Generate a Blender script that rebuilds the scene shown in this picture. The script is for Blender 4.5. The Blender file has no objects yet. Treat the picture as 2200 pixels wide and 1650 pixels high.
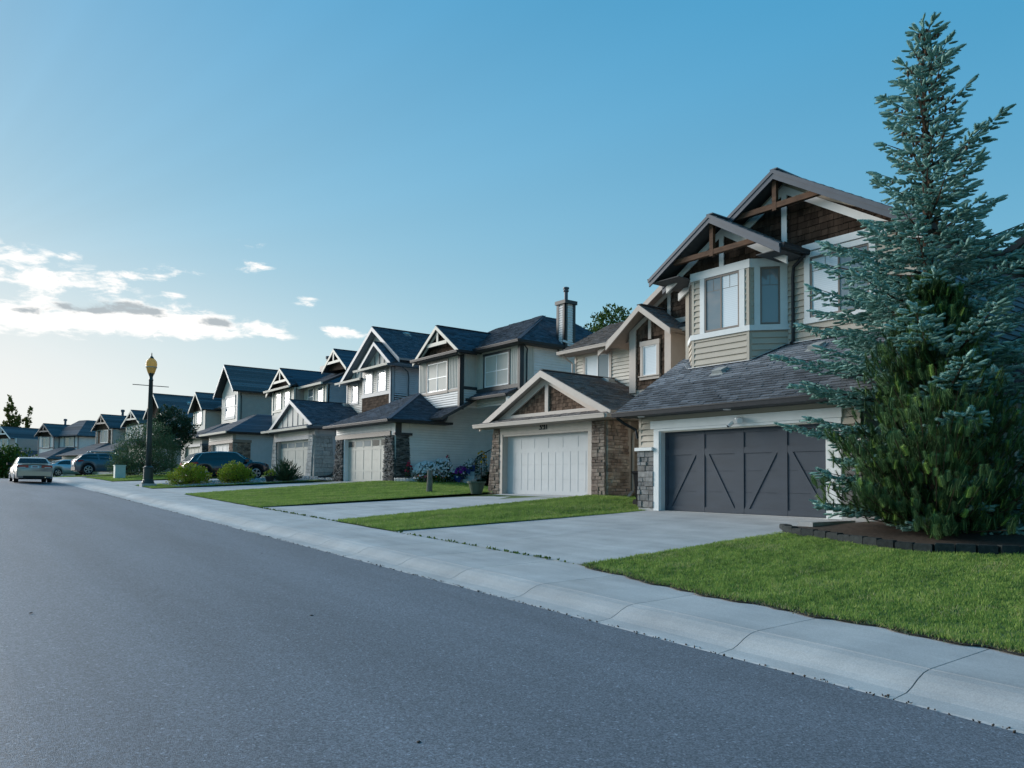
import bpy, math, random
import numpy as np
from mathutils import Vector, Matrix
EXPOSURE = 2.45
SKY_STRENGTH = 0.100
SKY_GAMMA = 0.27
SKY_SAT = 3.3
HAZE = (-8.0, 5.0, 30.0, 8.2)
HAZE_COL = (1.75, 1.72, 1.68)
SUN_POWER = 0.78
SUN_EL_DEG, SUN_AZ_DEG, SUN_ANGLE = 18.0, -23.0, 30.0
SUN_COLOR = (1.0, 0.95, 0.89)
DUST, OZONE = 0.6, 2.5
SKY_TINT = (0.88, 0.94, 0.84)
CLOUD_LIT = (2.0, 1.97, 1.92)
CLOUD_GREY = (0.86, 0.96, 1.02)
# cloud banks: azimuth, elevation, width, height (degrees), weight
CLOUD_BANKS = [(2, 10.0, 9, .95, .78), (12.5, 10.7, 6.5, .9, .72), (2.5, 13.7, 2.6, .8, .58), (6.8, 12.6, 3.4, .75, .5), (3.6, 12.2, 2.0, .5, .42), (6.3, 14.1, 1.2, .3, .42), (10, 13.4, 1.8, .4, .38), (-14, 11, 9, 2.0, .55), (24.3, 10.7, 1.9, .4, .5), (12.8, 13.9, 2.2, .5, .36), (12.6, 12.3, 1.2, .3, .36), (18, 14.8, 1.8, .5, .34), (17.6, 16.4, 1.2, .4, .28), (21.7, 12.7, 1.2, .4, .38), (19.3, 10.3, 1.2, .35, .42), (-40, 14, 16, 3, .5), (-90, 16, 22, 4, .45), (150, 18, 25, 5, .4)]
CLOUD_CORES = [(9.6, 11.2, 3.6, .55, .8), (15.7, 10.8, 1.8, .5, .7), (4.6, 10.4, 1.8, .4, .65), (7.0, 10.9, 1.6, .35, .5)]
HAZE2, HAZE2_COL, HAZE2_AMT = (4.0, 0.0, 66.0, 27.0), (1.02, 1.32, 1.34), 0.52

# ------------------------------------------------------------------ camera, sky, sun, exposure
S = bpy.context.scene
RND = random.Random(11)
CAM = (0.0, 0.0, 1.72)
TH, PITCH, ROLL = 0.6435, 0.04397, 0.00972
fw = Vector((math.sin(TH)*math.cos(PITCH), math.cos(TH)*math.cos(PITCH), math.sin(PITCH)))
rt = Vector((math.cos(TH), -math.sin(TH), 0)); up = rt.cross(fw)
r2 = rt*math.cos(ROLL) + up*math.sin(ROLL); u2 = up*math.cos(ROLL) - rt*math.sin(ROLL)
cd = bpy.data.cameras.new('camera'); cam = bpy.data.objects.new('camera', cd)
S.collection.objects.link(cam)
cam.matrix_world = Matrix(((r2.x, u2.x, -fw.x, CAM[0]), (r2.y, u2.y, -fw.y, CAM[1]), (r2.z, u2.z, -fw.z, CAM[2]), (0, 0, 0, 1)))
cd.sensor_fit = 'HORIZONTAL'; cd.sensor_width = 36.0
cd.lens = 36.0*1645.79/2200.0; cd.shift_y = (962.13-825.0)/2200.0
cd.clip_start = 0.05; cd.clip_end = 4000.0
S.camera = cam
S.view_settings.view_transform = 'Standard'; S.view_settings.look = 'None'
S.view_settings.exposure = EXPOSURE; S.view_settings.gamma = 1.0; S.view_settings.use_curve_mapping = False

SUN_EL, SUN_AZ = math.radians(SUN_EL_DEG), math.radians(SUN_AZ_DEG)    # azimuth measured from +Y towards +X
sun_dir = Vector((math.sin(SUN_AZ)*math.cos(SUN_EL), math.cos(SUN_AZ)*math.cos(SUN_EL), math.sin(SUN_EL)))
W0 = bpy.data.worlds.new('World'); S.world = W0; W0.use_nodes = True
nt = W0.node_tree; nt.nodes.clear()
def wn(t, **kw):
    n = nt.nodes.new(t)
    for k, v in kw.items(): setattr(n, k, v)
    return n
def wl(a, b): nt.links.new(a, b)
def wmath(op, a, b=None, c=None, clamp=False):
    n = wn('ShaderNodeMath', operation=op, use_clamp=clamp)
    for i, v in enumerate((a, b, c)):
        if v is None: continue
        if isinstance(v, (int, float)): n.inputs[i].default_value = v
        else: wl(v, n.inputs[i])
    return n.outputs[0]
def wmix(fac, a, b, mode='MIX'):
    n = wn('ShaderNodeMix', data_type='RGBA', blend_type=mode)
    if isinstance(fac, (int, float)): n.inputs['Factor'].default_value = fac
    else: wl(fac, n.inputs['Factor'])
    for k, v in (('A', a), ('B', b)):
        s = [i for i in n.inputs if i.name == k and i.type == 'RGBA'][0]
        if isinstance(v, tuple): s.default_value = (*v, 1)
        else: wl(v, s)
    return [o for o in n.outputs if o.type == 'RGBA'][0]
sky = wn('ShaderNodeTexSky'); sky.sky_type = 'NISHITA'; sky.sun_disc = False
sky.sun_elevation = SUN_EL; sky.sun_rotation = SUN_AZ
sky.altitude = 1000; sky.air_density = 1.0; sky.dust_density = DUST; sky.ozone_density = OZONE
tc = wn('ShaderNodeTexCoord'); dirv = tc.outputs['Generated']
sep = wn('ShaderNodeSeparateXYZ'); wl(dirv, sep.inputs[0])
dx, dy, dz = sep.outputs
az = wmath('MULTIPLY', wmath('ARCTAN2', dx, dy), 57.2958)          # degrees from +Y
el = wmath('MULTIPLY', wmath('ARCSINE', dz), 57.2958)
gm = wn('ShaderNodeGamma'); wl(sky.outputs[0], gm.inputs[0]); gm.inputs[1].default_value = SKY_GAMMA
hs = wn('ShaderNodeHueSaturation'); hs.inputs['Saturation'].default_value = SKY_SAT; wl(gm.outputs[0], hs.inputs['Color'])
base = wmix(1.0, hs.outputs[0], SKY_TINT, 'MULTIPLY')
# soft rays fanning out from the hidden sun
ra = wmath('ARCTAN2', wmath('SUBTRACT', el, 12.0), wmath('SUBTRACT', az, -2.0))
cmb = wn('ShaderNodeCombineXYZ'); wl(wmath('MULTIPLY', ra, 3.2), cmb.inputs[0])
rn = wn('ShaderNodeTexNoise'); rn.inputs['Scale'].default_value = 1.6; rn.inputs['Detail'].default_value = 2
wl(cmb.outputs[0], rn.inputs['Vector'])
ray_f = wmath('ADD', wmath('MULTIPLY', rn.outputs[0], 0.34), 0.83)
cr = wn('ShaderNodeCombineXYZ')
for i in range(3): wl(ray_f, cr.inputs[i])
base = wmix(0.55, base, wmix(1.0, base, cr.outputs[0], 'MULTIPLY'))
# pale haze low over the horizon, strongest below the sun
def haze_f(a0, e0, wa, we):
    da = wmath('DIVIDE', wmath('SUBTRACT', az, a0), wa); de = wmath('DIVIDE', wmath('MAXIMUM', wmath('SUBTRACT', el, e0), 0.0), we)
    return wmath('EXPONENT', wmath('MULTIPLY', wmath('ADD', wmath('MULTIPLY', da, da), wmath('MULTIPLY', de, de)), -1.0))
base = wmix(wmath('MULTIPLY', haze_f(*HAZE2), HAZE2_AMT), base, HAZE2_COL)
base = wmix(wmath('MULTIPLY', haze_f(*HAZE), 0.96), base, HAZE_COL)
# clouds: noise in (azimuth, elevation), gathered into banks at their own bearings
cc = wn('ShaderNodeCombineXYZ'); wl(wmath('MULTIPLY', az, 0.16), cc.inputs[0]); wl(wmath('MULTIPLY', el, 0.42), cc.inputs[1])
cn = wn('ShaderNodeTexNoise'); cn.inputs['Scale'].default_value = 3.0; cn.inputs['Detail'].default_value = 8; cn.inputs['Roughness'].default_value = 0.62
cn.inputs['Distortion'].default_value = 0.25
wl(cc.outputs[0], cn.inputs['Vector'])
def bank(a0, e0, wa, we, amp):
    da = wmath('DIVIDE', wmath('SUBTRACT', az, a0), wa); de = wmath('DIVIDE', wmath('SUBTRACT', el, e0), we)
    r = wmath('ADD', wmath('MULTIPLY', da, da), wmath('MULTIPLY', de, de))
    return wmath('MULTIPLY', wmath('EXPONENT', wmath('MULTIPLY', r, -1.0)), amp)
tot = None
for b in CLOUD_BANKS:
    v = bank(*b); tot = v if tot is None else wmath('ADD', tot, v)
field = wmath('ADD', tot, wmath('MULTIPLY', wmath('MULTIPLY', wmath('SUBTRACT', cn.outputs[0], 0.5), 2.1), wmath('MINIMUM', wmath('MULTIPLY', tot, 4.0), 1.0)))
def smooth(v, lo, hi):
    n = wn('ShaderNodeMapRange', interpolation_type='SMOOTHSTEP'); wl(v, n.inputs['Value'])
    n.inputs['From Min'].default_value = lo; n.inputs['From Max'].default_value = hi
    return n.outputs[0]
cmask = smooth(field, 0.16, 0.62)
gn = wn('ShaderNodeTexNoise'); gn.inputs['Scale'].default_value = 0.9; gn.inputs['Detail'].default_value = 4
off = wn('ShaderNodeVectorMath', operation='ADD'); wl(cc.outputs[0], off.inputs[0]); off.inputs[1].default_value = (7.3, 2.1, 0)
wl(off.outputs[0], gn.inputs['Vector'])
core = None
for b in CLOUD_CORES:
    v = bank(*b); core = v if core is None else wmath('ADD', core, v)
core = smooth(wmath('ADD', core, wmath('MULTIPLY', wmath('SUBTRACT', cn.outputs[0], 0.5), 1.3)), 0.42, 0.72)
ccol = wmix(core, CLOUD_LIT, CLOUD_GREY)
final = wmix(cmask, base, ccol)
bg = wn('ShaderNodeBackground'); wl(final, bg.inputs['Color']); bg.inputs['Strength'].default_value = SKY_STRENGTH
wo = wn('ShaderNodeOutputWorld'); wl(bg.outputs[0], wo.inputs[0])

sl = bpy.data.lights.new('sun', 'SUN'); sl.energy = SUN_POWER; sl.angle = math.radians(SUN_ANGLE); sl.color = SUN_COLOR
so = bpy.data.objects.new('sun', sl); S.collection.objects.link(so)
so.rotation_euler = (-sun_dir).to_track_quat('-Z', 'Y').to_euler()

# ------------------------------------------------------------------ materials
MATS = {}
def M(name, col, rough=0.75, var=0.12, scale=6.0, bump=0.0, bscale=80.0, spec=0.3, objvar=0.0, attr=0.0, metal=0.0, col2=None, c2scale=1.5, stretch=None, coat=0.0):
    m = bpy.data.materials.new(name); m.use_nodes = True; t = m.node_tree; L = t.links
    b = t.nodes['Principled BSDF']
    b.inputs['Roughness'].default_value = rough; b.inputs['Specular IOR Level'].default_value = spec; b.inputs['Metallic'].default_value = metal
    if coat: b.inputs['Coat Weight'].default_value = coat; b.inputs['Coat Roughness'].default_value = 0.05
    tc = t.nodes.new('ShaderNodeTexCoord'); vec = tc.outputs['Object']
    if stretch:
        mp = t.nodes.new('ShaderNodeMapping'); mp.inputs['Scale'].default_value = stretch; L.new(vec, mp.inputs[0]); vec = mp.outputs[0]
    def noise(s, d=4):
        n = t.nodes.new('ShaderNodeTexNoise'); n.inputs['Scale'].default_value = s; n.inputs['Detail'].default_value = d; L.new(vec, n.inputs['Vector']); return n.outputs[0]
    def mixc(f, a, bb, mode='MIX'):
        n = t.nodes.new('ShaderNodeMix'); n.data_type = 'RGBA'; n.blend_type = mode
        if isinstance(f, (int, float)): n.inputs[0].default_value = f
        else: L.new(f, n.inputs[0])
        for i, v in ((6, a), (7, bb)):
            if isinstance(v, tuple): n.inputs[i].default_value = (*v[:3], 1)
            else: L.new(v, n.inputs[i])
        return n.outputs[2]
    def mr(v, lo, hi, fmin=0.3, fmax=0.7):
        n = t.nodes.new('ShaderNodeMapRange'); L.new(v, n.inputs[0]); n.inputs[1].default_value = fmin; n.inputs[2].default_value = fmax
        n.inputs[3].default_value = lo; n.inputs[4].default_value = hi; return n.outputs[0]
    c = col
    if col2: c = mixc(mr(noise(c2scale, 3), 0, 1, .35, .65), col, col2)
    if var:
        f = mr(noise(scale, 5), 1-var, 1+var)
        cx = t.nodes.new('ShaderNodeCombineColor')
        for i in range(3): L.new(f, cx.inputs[i])
        c = mixc(1.0, c, cx.outputs[0], 'MULTIPLY')
    if objvar:
        oi = t.nodes.new('ShaderNodeObjectInfo'); f = mr(oi.outputs['Random'], 1-objvar, 1+objvar, 0, 1)
        cx = t.nodes.new('ShaderNodeCombineColor')
        for i in range(3): L.new(f, cx.inputs[i])
        c = mixc(1.0, c, cx.outputs[0], 'MULTIPLY')
    if attr:
        at = t.nodes.new('ShaderNodeAttribute'); at.attribute_name = 'var'; f = mr(at.outputs['Fac'], 1-attr, 1+attr, 0, 1)
        cx = t.nodes.new('ShaderNodeCombineColor')
        for i in range(3): L.new(f, cx.inputs[i])
        c = mixc(1.0, c, cx.outputs[0], 'MULTIPLY')
    if isinstance(c, tuple): b.inputs['Base Color'].default_value = (*c, 1)
    else: L.new(c, b.inputs['Base Color'])
    if bump:
        bn = t.nodes.new('ShaderNodeBump'); bn.inputs['Strength'].default_value = bump; bn.inputs['Distance'].default_value = 0.01
        L.new(noise(bscale, 3), bn.inputs['Height']); L.new(bn.outputs[0], b.inputs['Normal'])
    MATS[name] = m; return m
def ramp_mat(name, stops, rough=0.8, attrname='var', trans=0.0, spec=0.15, c2=None):
    """colour picked per piece from the 'var' attribute"""
    m = bpy.data.materials.new(name); m.use_nodes = True; t = m.node_tree; b = t.nodes['Principled BSDF']
    at = t.nodes.new('ShaderNodeAttribute'); at.attribute_name = attrname
    r = t.nodes.new('ShaderNodeValToRGB'); e = r.color_ramp.elements
    e[0].position, e[0].color = stops[0][0], (*stops[0][1], 1); e[1].position, e[1].color = stops[-1][0], (*stops[-1][1], 1)
    for p, c in stops[1:-1]:
        n = e.new(p); n.color = (*c, 1)
    t.links.new(at.outputs['Fac'], r.inputs[0])
    out = r.outputs[0]
    t.links.new(out, b.inputs['Base Color']); b.inputs['Roughness'].default_value = rough; b.inputs['Specular IOR Level'].default_value = spec
    if trans:
        tr = t.nodes.new('ShaderNodeBsdfTranslucent'); t.links.new(out, tr.inputs[0])
        mx = t.nodes.new('ShaderNodeMixShader'); mx.inputs[0].default_value = trans
        o = t.nodes['Material Output']; t.links.new(b.outputs[0], mx.inputs[1]); t.links.new(tr.outputs[0], mx.inputs[2]); t.links.new(mx.outputs[0], o.inputs[0])
    MATS[name] = m; return m
def pane_mat(name, inner, ior=1.9, rough=0.02, blind=0.0, curtain=None):
    """window pane: smooth reflecting glass over a flat tone for blinds, dark room and reflected sky"""
    m = bpy.data.materials.new(name); m.use_nodes = True; t = m.node_tree; L = t.links; b = t.nodes['Principled BSDF']
    b.inputs['Base Color'].default_value = (*inner, 1); b.inputs['Roughness'].default_value = 0.6; b.inputs['Specular IOR Level'].default_value = 0.0
    tc = t.nodes.new('ShaderNodeTexCoord')
    if blind:
        w = t.nodes.new('ShaderNodeTexWave'); w.bands_direction = 'Z'; w.inputs['Scale'].default_value = 6.0; w.inputs['Distortion'].default_value = 0.15
        L.new(tc.outputs['Object'], w.inputs[0])
        mx = t.nodes.new('ShaderNodeMix'); mx.data_type = 'RGBA'; mx.inputs[6].default_value = (*[i*(1-blind) for i in inner], 1); mx.inputs[7].default_value = (*inner, 1)
        L.new(w.outputs[0], mx.inputs[0]); L.new(mx.outputs[2], b.inputs['Base Color'])
    g = t.nodes.new('ShaderNodeBsdfGlossy'); g.inputs['Roughness'].default_value = rough
    n = t.nodes.new('ShaderNodeTexNoise'); n.inputs['Scale'].default_value = 1.1; L.new(tc.outputs['Object'], n.inputs[0])
    bp = t.nodes.new('ShaderNodeBump'); bp.inputs['Strength'].default_value = 0.06; bp.inputs['Distance'].default_value = 0.05; L.new(n.outputs[0], bp.inputs['Height']); L.new(bp.outputs[0], g.inputs['Normal'])
    f = t.nodes.new('ShaderNodeFresnel'); f.inputs['IOR'].default_value = ior
    s = t.nodes.new('ShaderNodeMixShader'); L.new(f.outputs[0], s.inputs[0]); L.new(b.outputs[0], s.inputs[1]); L.new(g.outputs[0], s.inputs[2])
    L.new(s.outputs[0], t.nodes['Material Output'].inputs[0]); MATS[name] = m; return m

# ------------------------------------------------------------------ mesh helpers
COL = S.collection
def tag(o, label=None, cat=None, group=None, kind=None):
    if label: o['label'] = label
    if cat: o['category'] = cat
    if group: o['group'] = group
    if kind: o['kind'] = kind
    return o
def empty(name, loc, rz=0.0, label=None, cat=None, group=None):
    o = bpy.data.objects.new(name, None); COL.objects.link(o); o.empty_display_size = 0.2
    o.location = loc; o.rotation_euler = (0, 0, rz)
    return tag(o, label, cat, group)
class PL:
    """flat frame: (u,v) in the plane, d along the outward normal"""
    def __init__(s, O, u, v, n=None):
        s.O, s.u, s.v = Vector(O), Vector(u).normalized(), Vector(v).normalized()
        s.n = Vector(n).normalized() if n is not None else s.u.cross(s.v).normalized()
        s.sgn = 1 if s.u.cross(s.v).dot(s.n) > 0 else -1
    def p(s, a, b, d=0.0): return s.O + s.u*a + s.v*b + s.n*d
    def uv(s, P):
        q = Vector(P)-s.O; return (q.dot(s.u), q.dot(s.v))
def front(x): return PL((x, 0, 0), (0, 1, 0), (0, 0, 1), (-1, 0, 0))       # faces the street; (u,v) = (y,z)
def side(y): return PL((0, y, 0), (1, 0, 0), (0, 0, 1), (0, -1, 0))        # faces down the street; (u,v) = (x,z)
def plan(z): return PL((0, 0, z), (1, 0, 0), (0, 1, 0), (0, 0, 1))
def area2(p): return sum(p[i][0]*p[(i+1) % len(p)][1]-p[(i+1) % len(p)][0]*p[i][1] for i in range(len(p)))
def clip(poly, a, b, c):
    """keep a*u+b*v<=c"""
    out = []
    for i in range(len(poly)):
        P, Q = poly[i], poly[(i+1) % len(poly)]; fp, fq = a*P[0]+b*P[1]-c, a*Q[0]+b*Q[1]-c
        if fp <= 0: out.append(P)
        if (fp < 0 < fq) or (fq < 0 < fp):
            t = fp/(fp-fq); out.append((P[0]+(Q[0]-P[0])*t, P[1]+(Q[1]-P[1])*t))
    return out
def crect(poly, u0, u1, v0, v1):
    for h in ((-1, 0, -u0), (1, 0, u1), (0, -1, -v0), (0, 1, v1)):
        poly = clip(poly, *h)
        if len(poly) < 3: return []
    return poly
def rect(u0, u1, v0, v1): return [(u0, v0), (u1, v0), (u1, v1), (u0, v1)]
class MB:
    def __init__(s): s.v, s.f, s.a = [], [], []
    def add(s, vs, fs, var=0.5):
        b = len(s.v); s.v += [tuple(x) for x in vs]; s.f += [tuple(i+b for i in f) for f in fs]; s.a += [var]*len(vs); return s
    def prism(s, pl, poly, d0, d1, var=0.5, dtop=None, back=True):
        """poly extruded along the plane normal from d0 (back) to d1 (front); dtop = front depth at the upper edge (wedge)"""
        if len(poly) < 3: return s
        if area2(poly)*pl.sgn < 0: poly = poly[::-1]
        n = len(poly); vv = [q[1] for q in poly]; lo, hi = min(vv), max(vv)
        def df(v): return d1 if dtop is None or hi-lo < 1e-6 else d1+(dtop-d1)*(v-lo)/(hi-lo)
        vs = [pl.p(a, b, df(b)) for a, b in poly]+[pl.p(a, b, d0) for a, b in poly]
        fs = [tuple(range(n))]+[(i, n+i, n+(i+1) % n, (i+1) % n) for i in range(n)]
        if back: fs.append(tuple(range(2*n-1, n-1, -1)))
        return s.add(vs, fs, var)
    def box(s, x0, x1, y0, y1, z0, z1, var=0.5): return s.prism(plan(0), rect(x0, x1, y0, y1), z0, z1, var)
    def frame(s, pl, u0, u1, v0, v1, w, d0, d1, wb=None, wt=None):
        wb = w if wb is None else wb; wt = w if wt is None else wt
        s.prism(pl, rect(u0, u1, v0, v0+wb), d0, d1); s.prism(pl, rect(u0, u1, v1-wt, v1), d0, d1)
        s.prism(pl, rect(u0, u0+w, v0+wb, v1-wt), d0, d1); s.prism(pl, rect(u1-w, u1, v0+wb, v1-wt), d0, d1); return s
    def bar(s, P, Q, w, h, upv=(0, 0, 1), var=0.5):
        P, Q = Vector(P), Vector(Q); d = (Q-P); L = d.length; d.normalize(); sd = d.cross(Vector(upv)).normalized(); u = sd.cross(d)
        pl = PL(P, sd, u, d)
        return s.prism(pl, rect(-w/2, w/2, -h/2, h/2), 0, L, var)
    def tube(s, pts, r, n=8, var=0.5, cap=True):
        pts = [Vector(p) for p in pts]; rs = r if isinstance(r, (list, tuple)) else [r]*len(pts)
        vs, fs = [], []
        ref = Vector((0.13, 0.31, 0.94))
        for i, p in enumerate(pts):
            d = (pts[min(i+1, len(pts)-1)]-pts[max(i-1, 0)]).normalized()
            a = d.cross(ref).normalized()
            if a.length < .1: a = d.cross(Vector((1, 0, 0))).normalized()
            b = d.cross(a)
            for k in range(n):
                t = 2*math.pi*k/n; vs.append(p+(a*math.cos(t)+b*math.sin(t))*rs[i])
        for i in range(len(pts)-1):
            for k in range(n): fs.append((i*n+k, i*n+(k+1) % n, (i+1)*n+(k+1) % n, (i+1)*n+k))
        if cap: fs.append(tuple(range(n-1, -1, -1))); fs.append(tuple((len(pts)-1)*n+k for k in range(n)))
        return s.add(vs, fs, var)
    def lathe(s, prof, c=(0, 0, 0), n=20, var=0.5):
        vs, fs = [], []
        for r, z in prof:
            for k in range(n):
                t = 2*math.pi*k/n; vs.append((c[0]+r*math.cos(t), c[1]+r*math.sin(t), c[2]+z))
        for i in range(len(prof)-1):
            for k in range(n): fs.append((i*n+k, i*n+(k+1) % n, (i+1)*n+(k+1) % n, (i+1)*n+k))
        fs.append(tuple(range(n-1, -1, -1))); fs.append(tuple((len(prof)-1)*n+k for k in range(n)))
        return s.add(vs, fs, var)
    def obj(s, name, mat, parent=None, smooth=False, kind=None, attr=False, origin=None):
        if not s.f: return None
        me = bpy.data.meshes.new(name)
        vs = s.v if origin is None else [(a-origin[0], b-origin[1], c-origin[2]) for a, b, c in s.v]
        me.from_pydata(vs, [], s.f); me.materials.append(MATS[mat] if isinstance(mat, str) else mat)
        if attr:
            at = me.attributes.new('var', 'FLOAT', 'POINT'); at.data.foreach_set('value', s.a)
        if smooth: me.polygons.foreach_set('use_smooth', [True]*len(me.polygons))
        o = bpy.data.objects.new(name, me); COL.objects.link(o)
        if parent is not None: o.parent = parent
        if kind: o['kind'] = kind
        return o
def npmesh(name, V, F, mat, parent=None, var=None, smooth=False, kind=None):
    """big meshes from numpy: V (n,3), F (m,3 or 4)"""
    me = bpy.data.meshes.new(name); k = F.shape[1]
    me.vertices.add(len(V)); me.vertices.foreach_set('co', np.ascontiguousarray(V, dtype=np.float32).ravel())
    me.loops.add(F.size); me.loops.foreach_set('vertex_index', np.ascontiguousarray(F, dtype=np.int32).ravel())
    me.polygons.add(len(F)); me.polygons.foreach_set('loop_start', np.arange(0, F.size, k, dtype=np.int32))
    me.polygons.foreach_set('loop_total', np.full(len(F), k, dtype=np.int32))
    if smooth: me.polygons.foreach_set('use_smooth', np.ones(len(F), dtype=bool))
    if var is not None:
        at = me.attributes.new('var', 'FLOAT', 'POINT'); at.data.foreach_set('value', np.ascontiguousarray(var, dtype=np.float32))
    me.materials.append(MATS[mat] if isinstance(mat, str) else mat); me.update(); me.validate()
    o = bpy.data.objects.new(name, me); COL.objects.link(o)
    if parent is not None: o.parent = parent
    if kind: o['kind'] = kind
    return o
def stamp(TV, TF, pos, axis, scale, spin, var):
    """copies of a template (its +Z along axis) -> one vertex/face array"""
    N = len(pos); a = axis/np.linalg.norm(axis, axis=1, keepdims=True)
    ref = np.where(np.abs(a[:, 2:3]) > .9, np.array([[1., 0, 0]]), np.array([[0, 0, 1.]]))
    x = np.cross(ref, a); x /= np.linalg.norm(x, axis=1, keepdims=True); y = np.cross(a, x)
    c, s = np.cos(spin)[:, None], np.sin(spin)[:, None]
    x, y = x*c+y*s, y*c-x*s
    sc = scale if scale.ndim == 2 else np.repeat(scale[:, None], 3, 1)
    V = pos[:, None, :] + TV[None, :, 0:1]*(x*sc[:, :1])[:, None, :] + TV[None, :, 1:2]*(y*sc[:, 1:2])[:, None, :] + TV[None, :, 2:3]*(a*sc[:, 2:3])[:, None, :]
    F = TF[None]+np.arange(N)[:, None, None]*len(TV)
    return V.reshape(-1, 3), F.reshape(-1, TF.shape[1]), np.repeat(var, len(TV))

# ------------------------------------------------------------------ the lie of the land
RC, YC = 120.0, 65.0; XC = 5.9-RC
def W(s, l):
    if l <= YC: return (s, l)
    a = (l-YC)/RC; r = s+RC-5.9
    return (XC+r*math.cos(a), YC+r*math.sin(a))
def G(l): 
    if l > 112: return G(112)-(l-112)*.03
    return .0265*l-.0008*max(0, l-50)**2
SLAB = [(-60, -.9), (-8, .55), (8, .95), (15.2, 1.0), (16.6, 1.2), (18, 1.27), (25, 1.3), (29, 1.47), (31.5, 1.64), (39.5, 1.68), (42.5, 1.86), (50, 1.93), (55, 2.05), (62, 2.2)]
def HS(l):
    if l >= 62: return 2.2+(G(l)-G(62))
    for (a, b), (c, d) in zip(SLAB, SLAB[1:]):
        if l <= c: return b+(d-b)*(l-a)/(c-a)
WALK = [(5.9, .0), (5.93, .012), (6.12, .028), (6.2, .055), (6.3, .105), (6.4, .142), (6.50, .157), (6.512, .149), (6.524, .158), (8.1, .19)]
def gz(s, l):
    g = G(l)
    if s < -6: return g+.1
    if s <= 5.9: return g+.0+.02*min(5.9-s, 5.0)-.02*max(0, .9-s)
    if s <= 8.1:
        for (a, b), (c, d) in zip(WALK, WALK[1:]):
            if s <= c: return g+b+(d-b)*(s-a)/(c-a)
    if s <= 16.6: return g+.19+(HS(l)-g-.19)*(s-8.1)/8.5
    return HS(l)
def P3(s, l, dz=0.0): 
    x, y = W(s, l); return (x, y, gz(s, l)+dz)
def sheet(mb, ss, ls, dz=0.0, zf=None):
    """grid over stations: ss may be a function of l"""
    b = len(mb.v); n = None
    for l in ls:
        row = ss(l) if callable(ss) else ss; n = len(row)
        for s_ in row:
            x, y = W(s_, l); mb.v.append((x, y, (zf(s_, l) if zf else gz(s_, l))+dz)); mb.a.append(.5)
    for i in range(len(ls)-1):
        for k in range(n-1): mb.f.append((b+i*n+k, b+i*n+k+1, b+(i+1)*n+k+1, b+(i+1)*n+k))
    return mb
def lin(a, b, n): return [a+(b-a)*i/(n-1) for i in range(n)]
# ------------------------------------------------------------------ palette
M('asphalt', (.138, .148, .170), .7, .30, 120, .5, 160, .5)
def speckle(m, scale, lo, hi, amt, light=None, lscale=40., stretch=(1, 1, 1), sscale=.5, samt=.0):
    """grain and long wear streaks laid over a material's own colour"""
    t = m.node_tree; L = t.links; b = t.nodes['Principled BSDF']; src = b.inputs['Base Color'].links[0].from_socket
    tc = t.nodes.new('ShaderNodeTexCoord')
    def mul(src, f):
        cx = t.nodes.new('ShaderNodeCombineColor')
        for i in range(3): L.new(f, cx.inputs[i])
        n = t.nodes.new('ShaderNodeMix'); n.data_type = 'RGBA'; n.blend_type = 'MULTIPLY'; n.inputs[0].default_value = 1; L.new(src, n.inputs[6]); L.new(cx.outputs[0], n.inputs[7]); return n.outputs[2]
    def rng(v, a, b_, c, d):
        n = t.nodes.new('ShaderNodeMapRange'); L.new(v, n.inputs[0])
        for i, q_ in enumerate((a, b_, c, d)): n.inputs[i+1].default_value = q_
        return n.outputs[0]
    v = t.nodes.new('ShaderNodeTexVoronoi'); v.inputs['Scale'].default_value = scale; L.new(tc.outputs['Object'], v.inputs['Vector'])
    sp = t.nodes.new('ShaderNodeSeparateColor'); L.new(v.outputs['Color'], sp.inputs[0])
    src = mul(src, rng(sp.outputs[0], 0, 1, lo, hi))
    if light:
        v2 = t.nodes.new('ShaderNodeTexVoronoi'); v2.inputs['Scale'].default_value = lscale; L.new(tc.outputs['Object'], v2.inputs['Vector'])
        s2 = t.nodes.new('ShaderNodeSeparateColor'); L.new(v2.outputs['Color'], s2.inputs[0]); src = mul(src, rng(s2.outputs[1], .955, .985, 1, light))
    if samt:
        mp = t.nodes.new('ShaderNodeMapping'); mp.inputs['Scale'].default_value = stretch; L.new(tc.outputs['Object'], mp.inputs[0])
        n = t.nodes.new('ShaderNodeTexNoise'); n.inputs['Scale'].default_value = sscale; n.inputs['Detail'].default_value = 6; n.inputs['Roughness'].default_value = .6; L.new(mp.outputs[0], n.inputs[0]); src = mul(src, rng(n.outputs[0], .3, .7, 1-samt, 1+samt))
    L.new(src, b.inputs['Base Color']); return m
speckle(MATS['asphalt'], 88, .55, 1.45, 0, 1.7, 62, (.8, .10, 1), .9, .20)
M('concrete', (.455, .45, .44), .9, .10, 1.6, .25, 220, .2, objvar=.05, col2=(.405, .40, .395), c2scale=.9)
speckle(MATS['concrete'], 110, .9, 1.1, 0, None, 40, (2.2, .22, 2.2), 1.0, .12)
M('concrete_gutter', (.30, .30, .30), .9, .2, 3, .2, 200, .2)
M('soil', (.055, .04, .03), .95, .35, 14, .6, 60)
M('lawn_soil', (.085, .135, .035), .95, .35, 9, .6, 90, col2=(.11, .15, .05), c2scale=.8)
M('ground_far', (.06, .08, .03), .95, .3, .6)
M('tan_siding', (.44, .39, .325), .6, .04, 3, .05, 160, .3, objvar=.035)
M('cream_siding', (.60, .555, .49), .6, .04, 3, .05, 160, .3, objvar=.03)
M('taupe_siding', (.33, .285, .24), .6, .04, 3, .05, 160, .3, objvar=.035)
M('grey_siding', (.68, .66, .655), .6, .05, 3, .05, 160, .3, objvar=.03)
M('blue_grey_siding', (.44, .455, .49), .6, .05, 3, .05, 160, .3, objvar=.03)
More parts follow.
